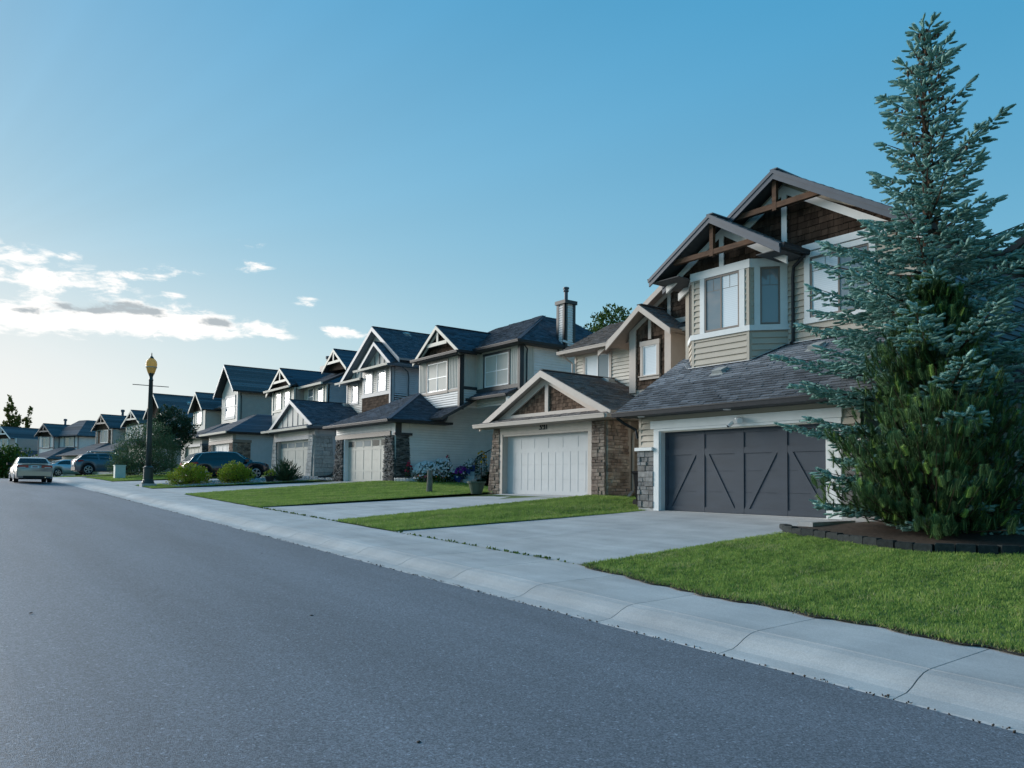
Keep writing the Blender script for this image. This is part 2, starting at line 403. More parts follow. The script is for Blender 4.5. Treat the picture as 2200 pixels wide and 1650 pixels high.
M('warm_grey_siding', (.36, .335, .315), .6, .05, 3, .05, 160, .3, objvar=.03)
M('pale_siding', (.52, .50, .46), .6, .04, 3, .05, 160, .3, objvar=.03)
M('dark_grey_siding', (.20, .20, .205), .6, .05, 3, .05, 160, .3, objvar=.03)
M('white_trim', (.70, .71, .71), .5, .04, 4, 0, 60, .35)
M('beige_trim', (.50, .43, .38), .55, .05, 4, 0, 60, .3)
M('pale_trim', (.60, .56, .49), .55, .05, 4, 0, 60, .3)
M('grey_trim', (.33, .345, .37), .5, .05, 4, 0, 60, .35)
M('slate_trim', (.080, .094, .118), .5, .08, 3, 0, 60, .35)
M('dark_trim', (.035, .04, .045), .5, .1, 4, 0, 60, .35)
M('taupe_frame', (.21, .175, .155), .5, .05, 5, 0, 60, .3)
M('vinyl_white', (.72, .73, .74), .35, .03, 5, 0, 60, .4)
M('black_metal', (.020, .024, .030), .5, .15, 6, 0, 60, .3)
M('soffit_dark', (.075, .075, .078), .7, .1, 6)
M('soffit_beige', (.30, .25, .215), .7, .08, 6)
M('flashing', (.42, .45, .49), .45, .12, 10, metal=.6)
M('galv', (.42, .43, .42), .5, .15, 8, metal=.3)
M('roof_dark', (.185, .20, .225), .95, .2, 40, .6, 300, .1, objvar=.30, attr=.32)
M('roof_blue', (.075, .094, .122), .95, .2, 40, .6, 300, .1, objvar=.28, attr=.30)
M('roof_brown', (.16, .145, .14), .95, .2, 40, .6, 300, .1, objvar=.25, attr=.28)
M('roof_grey', (.115, .122, .138), .95, .25, 14, .8, 90, .1, attr=.3)
M('cedar', (.078, .052, .038), .9, .35, 10, .5, 60, .1, objvar=.45, attr=.45, stretch=(1, 1, .15))
M('timber', (.105, .056, .034), .75, .35, 14, .4, 50, .2, stretch=(1, .25, 1))
M('charcoal_door', (.036, .050, .070), .6, .12, 5, .25, 260, .35, stretch=(1, .25, 1))
M('white_door', (.50, .51, .52), .5, .05, 2.2, .05, 200, .35)
M('cream_door', (.44, .425, .38), .55, .05, 3, .05, 200, .35)
M('stone_grey', (.20, .20, .205), .9, .28, 9, .7, 45, .15, objvar=.30, col2=(.25, .235, .225), c2scale=3)
M('stone_tan', (.36, .30, .255), .9, .25, 9, .7, 45, .15, objvar=.35, attr=.35, col2=(.25, .185, .155), c2scale=2.2)
M('ledge_dark', (.085, .088, .094), .9, .3, 12, .7, 60, .15, attr=.7, col2=(.13, .125, .12), c2scale=4)
M('block_light', (.40, .40, .395), .9, .18, 9, .5, 60, .15, objvar=.16, attr=.16)
M('brick_brown', (.21, .155, .13), .9, .25, 9, .5, 60, .15, attr=.5)
M('mortar', (.24, .23, .22), .95, .15, 20)
M('mortar_dark', (.06, .06, .06), .95, .15, 20)
M('lamp_green', (.022, .035, .033), .45, .15, 10, 0, 60, .45)
ramp_mat('lamp_glass', [(0, (.85, .60, .24)), (1, (.85, .60, .24))], .2, trans=.6, spec=.5)
M('bark', (.07, .05, .038), .95, .35, 16, .9, 50, .1, stretch=(1, 1, .3))
M('bark_grey', (.16, .15, .13), .95, .35, 22, .9, 60, .1, stretch=(1, 1, .25))
M('cone_brown', (.115, .062, .036), .8, .3, 30)
M('edging', (.030, .036, .036), .85, .3, 16, .5, 90, .2, objvar=.2)
M('pot_green', (.05, .075, .052), .6, .12, 8)
M('pot_blue', (.018, .055, .25), .3, .08, 8, spec=.5)
M('pot_black', (.02, .02, .02), .6, .1, 8)
M('gravel', (.36, .36, .35), .95, .3, 60, .8, 60, .1, attr=.5)
M('bin_black', (.012, .013, .015), .9, .1, 6, spec=.1)
M('utility_box', (.50, .55, .50), .6, .06, 5)
M('car_beige', (.33, .30, .275), .28, .02, 5, 0, 60, .5, metal=.45, coat=.7)
M('car_black', (.006, .008, .016), .2, .02, 5, 0, 60, .5, coat=.9)
M('car_grey', (.095, .105, .125), .3, .02, 5, 0, 60, .5, metal=.4, coat=.7)
M('car_silver', (.48, .50, .53), .3, .02, 5, 0, 60, .5, metal=.5, coat=.7)
M('car_glass', (.012, .014, .018), .06, 0, 5, 0, 60, .7)
M('tyre', (.012, .012, .013), .85, .1, 9)
M('alloy', (.50, .51, .53), .3, .05, 9, metal=.8)
M('chrome', (.72, .73, .74), .15, 0, 9, metal=1.0)
M('tail_red', (.33, .012, .018), .2, .05, 9, spec=.6)
M('plastic_black', (.012, .012, .013), .6, .1, 9)
M('plate_white', (.62, .62, .60), .4, .03, 9)
M('print_red', (.35, .05, .05), .5, 0, 9)
M('lens_clear', (.55, .50, .50), .15, .05, 9, spec=.6)
pane_mat('pane_blind', (.80, .84, .88), 1.7, .03, .10)  # inner tones lifted to carry pale sky reflection as well as blinds
pane_mat('pane_light', (.34, .36, .37), 1.62, .02)
pane_mat('pane_dark', (.03, .036, .042), 2.0, .015)
pane_mat('pane_mid', (.20, .235, .26), 1.95, .015)

# ------------------------------------------------------------------ house kit
class House:
    def __init__(s, label, o, phi_l=None):
        """o = (x,y,z) of the house's base in its own street frame; far houses stand on the bend"""
        s.o = o
        x, y = W(o[0], o[1]) if o[1] > YC else (o[0], o[1])
        rz = (o[1]-YC)/RC if o[1] > YC else 0.0
        s.root = empty('house', (x, y, o[2]), rz, label, 'house', 'houses along the street')
    def part(s, name, mb, mat, parent=None, **k): return mb.obj(name, mat, parent or s.root, origin=s.o, **k)
    def boards(s, pl, poly, mat, e=.115, holes=(), mode='parts', name='siding_board', t=.036, parent=None, gap=.02):
        vs = [q[1] for q in poly]; v = min(vs); mbs = MB()
        while v < max(vs)-.01:
            v1 = min(v+e, max(vs)); strip = crect(poly, -99, 999, v, v1); mid = (v+v1)/2
            if len(strip) >= 3:
                us = [q[0] for q in strip]; cuts = sorted([(h[0], h[1]) for h in holes if h[2] < mid < h[3]]); segs = []; a = min(us)
                for c0, c1 in cuts:
                    if c0 > a: segs.append((a, c0))
                    a = max(a, c1)
                if a < max(us): segs.append((a, max(us)))
                for a, b in segs:
                    p = crect(strip, a, b, v-1, v1+1)
                    if len(p) < 3 or b-a < .03: continue
                    p = crect(p, a, b, v+gap, v1+1)
                    if len(p) < 3: continue
                    if mode == 'parts': s.part(name, MB().prism(pl, p, -.004, t, dtop=.006, back=False), mat, parent)
                    else: mbs.prism(pl, p, -.004, t, dtop=.006, back=False)
            v = v1
        if mode != 'parts' and mbs.f: s.part('siding', mbs, mat, parent, kind='stuff')
    def battens(s, pl, poly, mat, gap=.15, holes=(), w=.02, name='batten'):
        mb = MB(); us = [q[0] for q in poly]; u = min(us)+gap*.5; mb.prism(pl, poly, -.02, .012)
        while u < max(us):
            p = crect(poly, u, u+w, -99, 999)
            if len(p) >= 3:
                v0, v1 = min(q[1] for q in p), max(q[1] for q in p); segs = []; a = v0
                for h in sorted([h for h in holes if h[0] < u+w/2 < h[1]], key=lambda h: h[2]):
                    if h[2] > a: segs.append((a, min(h[2], v1)))
                    a = max(a, h[3])
                if a < v1: segs.append((a, v1))
                for a, b in segs: mb.prism(pl, crect(p, u, u+w, a, b), .012, .03, back=False)
            u += gap
        s.part('vertical_siding', mb, mat)
    def shakes(s, pl, poly, w=.2, e=.16, mode='parts', mat='cedar', name='cedar_shake', limit=300, holes=()):
        vs = [q[1] for q in poly]; v = min(vs); st = MB(); n = 0; base = MB().prism(pl, poly, -.03, .004); s.part('gable_sheathing', base, 'cedar')
        while v < max(vs):
            us = [q[0] for q in poly]; u = min(us)-RND.random()*w
            while u < max(us):
                ww = w*RND.uniform(.6, 1.3); p = crect(poly, u+.004, u+ww-.004, v+RND.uniform(-.012, .006), v+e+.02)
                u += ww
                if len(p) < 3 or abs(area2(p)) < .004: continue
                cx = sum(q[0] for q in p)/len(p); cy = sum(q[1] for q in p)/len(p)
                if any(h[0] < cx < h[1] and h[2] < cy < h[3] for h in holes): continue
                d = RND.uniform(.022, .032)
                if mode == 'parts' and n < limit: s.part(name, MB().prism(pl, p, 0, d, dtop=.006, back=False), mat); n += 1
                else: st.prism(pl, p, 0, d, RND.random(), dtop=.006, back=False)
            v += e
        if st.f: s.part('cedar_shakes', st, mat, kind='stuff', attr=True)
    def roof(s, pts, mat, e=.143, w=.31, t=.14, mode='stuff', deck='dark_trim', limit=300, name='roof'):
        """one roof slope; pts in order, the first edge is the eave"""
        A, B, Cc = Vector(pts[0]), Vector(pts[1]), Vector(pts[2]); u = (B-A).normalized(); n = u.cross(Cc-B).normalized()
        if n.z < 0: n = -n
        v = n.cross(u)
        if v.z < 0: v = -v
        pl = PL(A, u, v, n); poly = [pl.uv(p) for p in pts]
        r = s.part(name, MB().prism(pl, poly, -t, 0), deck)
        if mode == 'flat':
            st = MB(); vs = [q[1] for q in poly]; vv = min(vs)
            while vv < max(vs):
                p = crect(poly, -99, 999, vv, vv+e*2+.01)
                if len(p) >= 3: st.prism(pl, p, .0, .022, RND.random(), dtop=.004, back=False)
                vv += e*2
            s.part('shingles', st, mat, r, kind='stuff', attr=True); return pl
        vs = [q[1] for q in poly]; us = [q[0] for q in poly]; st = MB(); vv = min(vs)-.01; tabs = []; row = 0
        while vv < max(vs):
            uu = min(us)-RND.random()*w
            while uu < max(us):
                ww = w*RND.uniform(.55, 1.25); p = crect(poly, uu+.003, uu+ww-.003, vv+RND.choice((0., .018, .024)), vv+e+.004); uu += ww  # gaps bare the dark deck, standing in for shadow lines under the tabs
                if len(p) >= 3 and abs(area2(p)) > .0008: tabs.append((vv, p, RND.choice((.014, .02, .028))))
            vv += e; row += 1
        for i, (q, p, d) in enumerate(tabs):
            if mode == 'parts' and i < limit: s.part('roof_shingle', MB().prism(pl, p, .0, d+.004, dtop=.004, back=False), mat, r)
            else: st.prism(pl, p, .0, d+.004, RND.random(), dtop=.004, back=False)
        if st.f: s.part('shingles', st, mat, r, kind='stuff', attr=True)
        return pl
    def gable(s, x0, x1, yr, hl, hr, zr, pitch, mat, fascia='dark_trim', mode='stuff', fw=.2, modeR=None, double=True, deck=None, t=.12):
        """gable roof with its ridge running back from the street; hl/hr half widths towards +y / -y"""
        zl, zrr = zr-hl*pitch, zr-hr*pitch
        s.roof([(x1, yr+hl, zl), (x0, yr+hl, zl), (x0, yr, zr), (x1, yr, zr)], mat, mode='flat', deck=deck or fascia, t=t)
        s.roof([(x0, yr-hr, zrr), (x1, yr-hr, zrr), (x1, yr, zr), (x0, yr, zr)], mat, mode=modeR or mode, deck=deck or fascia, t=t)
        pl = front(x0); k = fw
        for sg, h, ze in ((1, hl, zl), (-1, hr, zrr)):
            P = [(yr, zr-.005), (yr+sg*h, ze-.005), (yr+sg*h, ze-k), (yr, zr-k)]
            b = s.part('rake_board', MB().prism(pl, P, -.02, .03), fascia)
            if double: s.part('rake_trim', MB().prism(pl, [(yr, zr-.004), (yr+sg*h, ze-.004), (yr+sg*h, ze-k*.42), (yr, zr-k*.42)], .03, .05), fascia, b)
        mb = MB(); mb.bar((x0, yr, zr+.012), (x1, yr, zr+.012), .22, .03); s.part('ridge_cap', mb, mat, attr=True)
    def gutter(s, P, Q, mat='black_metal', w=.11, h=.11):
        P, Q = Vector(P), Vector(Q); mb = MB(); d = (Q-P).normalized(); sd = d.cross(Vector((0, 0, 1)))
        pl = PL(P, sd, (0, 0, 1), d); L = (Q-P).length
        mb.prism(pl, [(-w*.35, -h/2), (w*.35, -h/2), (w*.5, h/2), (-w*.5, h/2)], 0, L)
        mb.prism(pl, rect(-w*.56, -w*.40, h/2-.02, h/2+.008), 0, L); mb.prism(pl, rect(w*.40, w*.56, h/2-.02, h/2+.008), 0, L)
        return s.part('gutter', mb, mat)
    def downspout(s, pts, mat='black_metal', r=.035): return s.part('downspout', MB().tube(pts, r, 6), mat)
    def wall(s, pl, poly, mat, t=.25, name='wall'): return s.part(name, MB().prism(pl, poly, -t, 0), mat)
    def trim(s, pl, poly, mat, d=.045, name='trim_board', d0=-.005, parent=None): return s.part(name, MB().prism(pl, poly, d0, d), mat, parent)
    def window(s, pl, u0, u1, v0, v1, frame='vinyl_white', fw=.05, cols=2, rows=1, panes=('pane_light',), casing=None, cw=.12, ch=None, cs=None, sill=None, grid=None, d=.0, mull=.045):
        f = MB().frame(pl, u0, u1, v0, v1, fw, -.02+d, .036+d)
        w = s.part('window', f, frame); iu0, iu1, iv0, iv1 = u0+fw, u1-fw, v0+fw, v1-fw; mu = MB()
        if isinstance(cols, int): cols = [i/cols for i in range(1, cols)]
        if isinstance(rows, int): rows = [i/rows for i in range(1, rows)]
        xs = [0]+list(cols)+[1]; ys = [0]+list(rows)+[1]; k = 0
        for c in cols: mu.prism(pl, rect(iu0+(iu1-iu0)*c-mull/2, iu0+(iu1-iu0)*c+mull/2, iv0, iv1), -.02+d, .03+d)
        for r in rows: mu.prism(pl, rect(iu0, iu1, iv0+(iv1-iv0)*r-mull/2, iv0+(iv1-iv0)*r+mull/2), -.02+d, .028+d)
        for i in range(len(xs)-1):
            for j in range(len(ys)-1):
                s.part('pane', MB().prism(pl, rect(iu0+(iu1-iu0)*xs[i], iu0+(iu1-iu0)*xs[i+1], iv0+(iv1-iv0)*ys[j], iv0+(iv1-iv0)*ys[j+1]), -.02+d, .010+d), panes[k % len(panes)], w); k += 1
        if mu.f: s.part('mullion', mu, frame, w)
        if grid:
            g = MB()
            for (a0, b0, a1, b1) in grid:
                A = (iu0+(iu1-iu0)*a0, iv0+(iv1-iv0)*b0); B = (iu0+(iu1-iu0)*a1, iv0+(iv1-iv0)*b1)
                g.prism(pl, rect(A[0]-.007, B[0]+.007, A[1]-.007, B[1]+.007), .010+d, .014+d)
            s.part('grille', g, frame, w)
        if casing:
            ch = cw if ch is None else ch; cs = cw if cs is None else cs; c = MB()
            c.prism(pl, rect(u0-cw, u0, v0, v1), -.01, .05+d); c.prism(pl, rect(u1, u1+cw, v0, v1), -.01, .05+d)
            c.prism(pl, rect(u0-cw-.02, u1+cw+.02, v1, v1+ch), -.01, .06+d); c.prism(pl, rect(u0-cw-.02, u1+cw+.02, v0-cs, v0), -.01, .06+d)
            s.part('casing', c, casing, w)
        if sill:
            s.part('sill', MB().prism(pl, rect(u0-cw-.05, u1+cw+.05, v0-.035, v0), .0, .1+d), casing or frame, w)
        return w
    def stones(s, pl, poly, mat, hr=(.1, .18), wr=(.18, .4), d=(.03, .06), mode='parts', mortar='mortar', name='stone', core=.3, gap=.007, bev=.012):
        s.part('stone_core', MB().prism(pl, poly, -core, .006), mortar)
        vs = [q[1] for q in poly]; v = min(vs); st = MB()
        while v < max(vs)-.015:
            h = min(RND.uniform(*hr), max(vs)-v)
            if max(vs)-v-h < hr[0]*.5: h = max(vs)-v
            row = crect(poly, -99, 999, v, v+h); us = [q[0] for q in row]; u = min(us)
            while u < max(us)-.01:
                w = RND.uniform(*wr)
                if max(us)-u-w < wr[0]*.6: w = max(us)-u+.001
                p = crect(row, u+gap/2, u+w-gap/2, v+gap/2, v+h-gap/2); u += w
                if len(p) < 3: continue
                dd = RND.uniform(*d); cx = sum(q[0] for q in p)/len(p); cy = sum(q[1] for q in p)/len(p)
                if area2(p)*pl.sgn < 0: p = p[::-1]
                n = len(p); k = bev
                def ins(q, kk): 
                    return (q[0]-math.copysign(min(kk, abs(q[0]-cx)*.6), q[0]-cx), q[1]-math.copysign(min(kk, abs(q[1]-cy)*.6), q[1]-cy))
                fr = [ins(q, k*RND.uniform(.5, 1.6)) for q in p]
                V = [pl.p(a, b, dd+RND.uniform(-.006, .006)) for a, b in fr]+[pl.p(a, b, dd-k) for a, b in p]+[pl.p(a, b, -.02) for a, b in p]
                Fs = [tuple(range(n))]+[(i, n+i, n+(i+1) % n, (i+1) % n) for i in range(n)]+[(n+i, 2*n+i, 2*n+(i+1) % n, n+(i+1) % n) for i in range(n)]
                if mode == 'parts': s.part(name, MB().add(V, Fs), mat)
                else: st.add(V, Fs, RND.random())
            v += h
        if st.f: s.part('stones', st, mat, kind='stuff', attr=True)
    def door(s, x, y0, y1, z0, z1, mat, cols=4, lites=None, style='panel', split=4):
        """sectional garage door facing the street"""
        pl = front(x); r = s.part('garage_door', MB().prism(pl, rect(y0, y1, z0, z1), -.06, -.012), mat); H = (z1-z0)/split
        for i in range(split): s.part('door_section', MB().prism(pl, rect(y0+.004, y1-.004, z0+i*H+.004, z0+(i+1)*H-.004), -.02, .0), mat, r)
        if style == 'panel':
            w = (y1-y0)/cols; st = .055
            for k in range(cols+1):
                c = min(max(y0+k*w, y0+st), y1-st); s.part('stile', MB().prism(pl, rect(c-st, c+st, z0+.01, z1-.01), 0, .014), mat, r)
            for zz in (z0+.07, z0+H*1.0, z1-H, z1-.06):
                for k in range(cols): s.part('rail', MB().prism(pl, rect(max(y0, y0+k*w)+st+.002, y0+(k+1)*w-st-.002, zz-.05, zz+.05), 0, .013), mat, r)
            if lites:
                for k in range(cols): s.part('door_lite', MB().prism(pl, rect(y0+k*w+.12, y0+(k+1)*w-.12, z1-H+.13, z1-.14), -.01, .008), lites[k % len(lites)], r)
        return r
    def vent(s, pl, u, v, w=.32, mat='galv'):
        m = MB().prism(pl, rect(u-w*.7, u+w*.7, v-w*.8, v+w*.6), 0, .022); m.prism(pl, rect(u-w/2, u+w/2, v-w/2, v+w/2), .02, .12, dtop=.07)
        s.part('roof_vent', m, mat)
# ------------------------------------------------------------------ ground, road, pavement, drives
def struct(mb, name, mat, **k): 
    o = mb.obj(name, mat, **k); o['kind'] = 'structure'; return o
LS = [-70, -40, -20, -8]+lin(-4, 66, 71)+lin(68, 150, 42)+[170, 200]
gd = MB(); sheet(gd, [-40, -20, -8, -6.5, 5.5, 8.0, 9, 10.5, 12, 13.5, 15, 16.6, 18, 22, 30, 45], LS, -.07)
# reach out to the horizon
b0 = len(gd.v)
struct(gd, 'ground', 'lawn_soil')
far = MB(); rings = []
for r_, z_ in ((60, -2.2), (300, -3.0), (3000, -6.0)): rings.append([(20+r_*math.cos(t*math.pi/24), 50+r_*math.sin(t*math.pi/24), z_) for t in range(48)])
far.add([p for r_ in rings for p in r_], [(i*48+k, i*48+(k+1) % 48, (i+1)*48+(k+1) % 48, (i+1)*48+k) for i in range(2) for k in range(48)] + [tuple(range(47, -1, -1))])
struct(far, 'terrain', 'ground_far')
rd = MB(); sheet(rd, lin(-6, 5.905, 12), LS, .0); struct(rd, 'road', 'asphalt')
op = MB(); sheet(op, [-8.2, -6.62, -6.5, -6.4, -6.2, -6.0], LS, 0, lambda s_, l: G(l)+{-8.2: .2, -6.62: .17, -6.5: .15, -6.4: .1, -6.2: .03, -6.0: -.01}[s_]); struct(op, 'far_pavement', 'concrete')
# roll-kerb pavement, one slab after another
pv = empty('pavement', (0, 0, 0)); pv['kind'] = 'structure'
l = -7.0; JN = []
def slab_mesh(l0, l1, prof, mb, th=.14, seg=2):
    ls = lin(l0, l1, seg+1); n = len(prof); b = len(mb.v)
    e = .006
    for i, l_ in enumerate(ls):
        for s_, z_ in prof: x, y = W(s_, l_); mb.v.append((x, y, G(l_)+z_-(e if i in (0, seg) else 0))); mb.a.append(.5)
    for i in range(seg):
        for k in range(n-1): mb.f.append((b+i*n+k, b+i*n+k+1, b+(i+1)*n+k+1, b+(i+1)*n+k))
    for i, rev in ((0, 1), (seg, 0)):
        l_ = ls[i]; c = len(mb.v)
        for s_, z_ in prof: x, y = W(s_, l_); mb.v.append((x, y, G(l_)+z_-th)); mb.a.append(.5)
        for k in range(n-1):
            f = (b+i*n+k, c+k, c+k+1, b+i*n+k+1); mb.f.append(f[::-1] if rev else f)
prof = []
for (a, z1), (c, z2) in zip(WALK, WALK[1:]): prof.append((a, z1))
prof += [(7.3, .174), (8.1, .19), (8.105, .06)]
while l < 62:
    d = 1.66+RND.uniform(-.03, .03)
    mb = MB(); slab_mesh(l+.006, l+d-.006, prof, mb); mb.obj('pavement_slab', 'concrete', pv); JN.append(l); l += d
mb = MB(); 
while l < 150: slab_mesh(l, l+3, prof, mb); l += 3
o = mb.obj('pavement_run', 'concrete', pv)
jb = MB(); sheet(jb, [5.95, 6.15, 6.3, 6.5, 8.08], lin(-7, 62, 80), -.035); jb.obj('joint_base', 'mortar_dark', pv)
# driveways: slabs between the pavement and the garage doors
def drive(name, s0, s1, ya, yb, yc, yd, cuts_s, cuts_t, z_end):
    """ya..yb along the pavement, yc..yd at the house"""
    root = empty(name, (0, 0, 0)); root['kind'] = 'structure'
    S_ = [s0]+cuts_s+[s1]; T_ = [0]+cuts_t+[1]; g = .005
    for i in range(len(S_)-1):
        for j in range(len(T_)-1):
            mb = MB(); n = 5; b = 0
            for a in range(n):
                for c in range(n):
                    s_ = S_[i]+g+(S_[i+1]-S_[i]-2*g)*a/(n-1); t = T_[j]+(T_[j+1]-T_[j])*c/(n-1)+(g/6 if c == 0 else -g/6 if c == n-1 else 0)
                    k = (s_-s0)/(s1-s0); l_ = (ya+(yc-ya)*k)+((yb+(yd-yb)*k)-(ya+(yc-ya)*k))*t
                    x, y = W(s_, l_); z = G(l_)+.192; z = z+(z_end-z)*k**1.08
                    mb.v.append((x, y, z-(.005 if a in (0, n-1) or c in (0, n-1) else 0))); mb.a.append(.5)
            for a in range(n-1):
                for c in range(n-1): mb.f.append((a*n+c, (a+1)*n+c, (a+1)*n+c+1, a*n+c+1))
            rim = [c for c in range(n)]+[a*n+n-1 for a in range(1, n)]+[(n-1)*n+c for c in range(n-2, -1, -1)]+[a*n for a in range(n-2, 0, -1)]
            q = len(mb.v)
            for r_ in rim: v = mb.v[r_]; mb.v.append((v[0], v[1], v[2]-.12)); mb.a.append(.5)
            m_ = len(rim)
            for r_ in range(m_): mb.f.append((rim[r_], rim[(r_+1) % m_], q+(r_+1) % m_, q+r_))
            mb.obj('driveway_slab', 'concrete', root)
    return root
drive('driveway', 8.13, 15.9, 8.98, 15.25, 8.75, 14.6, [11.9], [.52], .985)
drive('driveway', 8.13, 17.5, 18.3, 24.1, 18.4, 23.6, [12.6], [.5], 1.265)
drive('driveway', 8.13, 17.65, 33.2, 38.8, 32.9, 38.9, [12.4], [.5], 1.655)
drive('driveway', 8.13, 17.9, 43.0, 49.2, 43.6, 49.4, [12.4], [.5], 1.90)
drive('driveway', 8.13, 17.6, 61.5, 67.6, 59.3, 64.4, [12.4], [.5], 2.2)

# ------------------------------------------------------------------ house with the charcoal barn-style door
h = House('tan house with charcoal barn-style garage door and timber-trussed gables behind the blue spruce', (17.0, 11.7, .95))
XF = 15.66; F = front(XF); ZS = .97
h.part('foundation', MB().box(XF+.02, 27, 8.6, 14.9, .2, .975), 'concrete')
for y0, y1 in ((14.2, 14.93), (8.55, 9.32)): h.wall(F, rect(y0, y1, ZS, 3.75), 'tan_siding', .3)
h.wall(F, rect(9.32, 14.2, 3.12, 3.75), 'tan_siding', .3)
h.boards(F, rect(14.38, 14.86, 2.68, 3.7), 'tan_siding', .165); h.boards(F, rect(8.6, 8.95, 2.68, 3.7), 'tan_siding', .165)
h.boards(F, rect(8.98, 14.38, 3.40, 3.66), 'tan_siding', .165)
h.trim(F, rect(14.86, 14.95, 2.68, 3.7), 'tan_siding', .03, 'corner_board'); h.trim(F, rect(8.53, 8.6, 2.68, 3.7), 'tan_siding', .03, 'corner_board')
sp = side(8.55); h.wall(sp, [(XF+.0, ZS), (17.95, ZS), (17.95, 5.3), (XF, 3.95)], 'tan_siding', .25)
h.boards(sp, rect(15.75, 17.9, 2.65, 3.6), 'blue_grey_siding', .165)
h.stones(sp, rect(15.68, 16.5, ZS, 2.6), 'stone_grey', (.1, .2), (.14, .34), (.03, .06), mortar='mortar_dark')
h.wall(PL((0, 14.93, 0), (1, 0, 0), (0, 0, 1), (0, 1, 0)), [(XF, ZS), (17.95, ZS), (17.95, 5.3), (XF, 3.95)], 'tan_siding', .25)
h.stones(F, rect(14.385, 14.98, ZS+.07, 2.6), 'stone_grey', (.09, .2), (.13, .33), (.03, .07), mortar='mortar_dark')
h.stones(F, rect(8.5, 8.95, ZS+.07, 2.6), 'stone_grey', (.09, .2), (.13, .3), (.03, .07), mortar='mortar_dark')
h.trim(F, rect(14.40, 14.96, .95, 1.035), 'concrete', .02, 'plinth')
for y0, y1 in ((14.39, 15.03), (8.45, 8.96)): h.trim(F, rect(y0, y1, 2.6, 2.69), 'white_trim', .12, 'stone_cap')
# white surround of the big door
for y0, y1 in ((14.2, 14.385), (8.965, 9.32)):
    h.trim(F, rect(y0, y1, ZS, 3.12), 'white_trim', .045, 'door_casing')
h.trim(F, rect(8.965, 14.385, 3.12, 3.185), 'white_trim', .045, 'door_casing'); h.trim(F, rect(8.93, 14.48, 3.185, 3.40), 'white_trim', .075, 'door_header')
for y0, y1 in ((14.17, 14.2), (9.32, 9.35)): h.part('door_jamb', MB().box(XF-.0, XF+.22, y0, y1, ZS, 3.12), 'white_trim')
h.part('door_jamb', MB().box(XF, XF+.22, 9.35, 14.17, 3.09, 3.12), 'pale_trim')
pl = front(15.86); D0, D1, Z0, Z1 = 9.35, 14.17, ZS+.01, 3.09
dr = h.door(15.86, D0, D1, Z0, Z1, 'charcoal_door', style='none')
st = .17; H4 = (Z1-Z0)/4; dm = 'charcoal_door'
bays = lin(D0, D1, 5)
for k, c in enumerate(bays):
    a, b = (c, c+.09) if k == 0 else (c-.09, c) if k == 4 else (c-.13, c+.13)
    h.part('stile', MB().prism(pl, rect(a, b, Z0+.004, Z1-.004), .0, .022), dm, dr)
for k in range(4):
    a = bays[k]+(.09 if k == 0 else .13); b = bays[k+1]-(.09 if k == 3 else .13)
    for z0, z1 in ((Z0+.004, Z0+.13), (Z1-H4-.09, Z1-H4+.06), (Z1-.1, Z1-.004)): h.part('rail', MB().prism(pl, rect(a+.003, b-.003, z0, z1), .0, .019), dm, dr)
    lo, hi = Z0+.13, Z1-H4-.09; up_right = k % 2 == 1      # braces lean in pairs
    A, B = ((a+.02, lo), (b-.14, hi)) if not up_right else ((b-.02, lo), (a+.14, hi))
    wv = .13*(1 if up_right else 1)
    h.part('brace', MB().prism(pl, [(A[0], A[1]), (A[0]+(wv if not up_right else -wv), A[1]), (B[0]+(wv if not up_right else -wv), B[1]), (B[0], B[1])], .0, .020), dm, dr)
# garage roof
EZ = 3.65; PT = .625
RP = h.roof([(15.1, 8.0, EZ), (15.1, 15.38, EZ), (17.99, 15.38, EZ+PT*2.89), (17.99, 8.0, EZ+PT*2.89)], 'roof_dark', .142, .33, .12, 'parts', 'black_metal')
h.gutter((15.06, 15.4, EZ-.06), (15.06, 7.95, EZ-.06), 'black_metal', .13, .12)
h.part('soffit', MB().box(15.1, XF+.02, 8.0, 15.38, 3.53, 3.55), 'soffit_dark'); h.part('soffit', MB().box(XF, 17.9, 14.9, 15.36, 3.545, 3.565), 'soffit_dark')
for y in (14.6, 11.75, 8.9): h.part('soffit_light', MB().lathe([(.09, 0), (.1, .02)], (15.35, y, 3.512), 14), 'vinyl_white')
h.downspout([(15.1, 15.28, 3.52), (15.3, 15.22, 3.38), (15.62, 15.06, 3.2), (15.66, 15.02, 2.95)], 'black_metal', .04)
h.vent(RP, RP.uv((16.8, 13.1, 0))[0], (16.85-15.1)*math.hypot(1, PT)); h.vent(RP, RP.uv((17.5, 10.65, 0))[0], (17.5-15.1)*math.hypot(1, PT))
# upper wall and bay
XU = 17.95; U = front(XU)
gpoly = [(8.4, 5.0), (15.25, 5.0), (15.25, 7.75), (11.85, 9.83), (8.4, 7.75)]
h.wall(U, gpoly, 'tan_siding', .3)
win2 = (9.52, 11.1, 6.02, 7.6)
h.boards(U, rect(8.45, 11.75, 5.2, 7.83), 'tan_siding', .165, [(9.35, 11.27, 5.87, 7.85)])
h.trim(U, rect(8.36, 8.45, 5.2, 7.8), 'tan_siding', .03, 'corner_board')
h.window(U, *win2, frame='taupe_frame', fw=.05, cols=[.5], panes=('pane_mid', 'pane_blind'), casing='white_trim', cw=.16, ch=.14, cs=.14,
         grid=[(.25, .78, .25, 1), (.75, .78, .75, 1), (0, .78, 1, .78)])
h.trim(U, rect(8.36, 11.3, 7.77, 7.95), 'white_trim', .075, 'belt_board')
h.shakes(U, [(8.6, 7.95), (11.35, 7.95), (11.75, 7.95), (15.0, 7.75), (11.85, 9.6)], .22, .17)
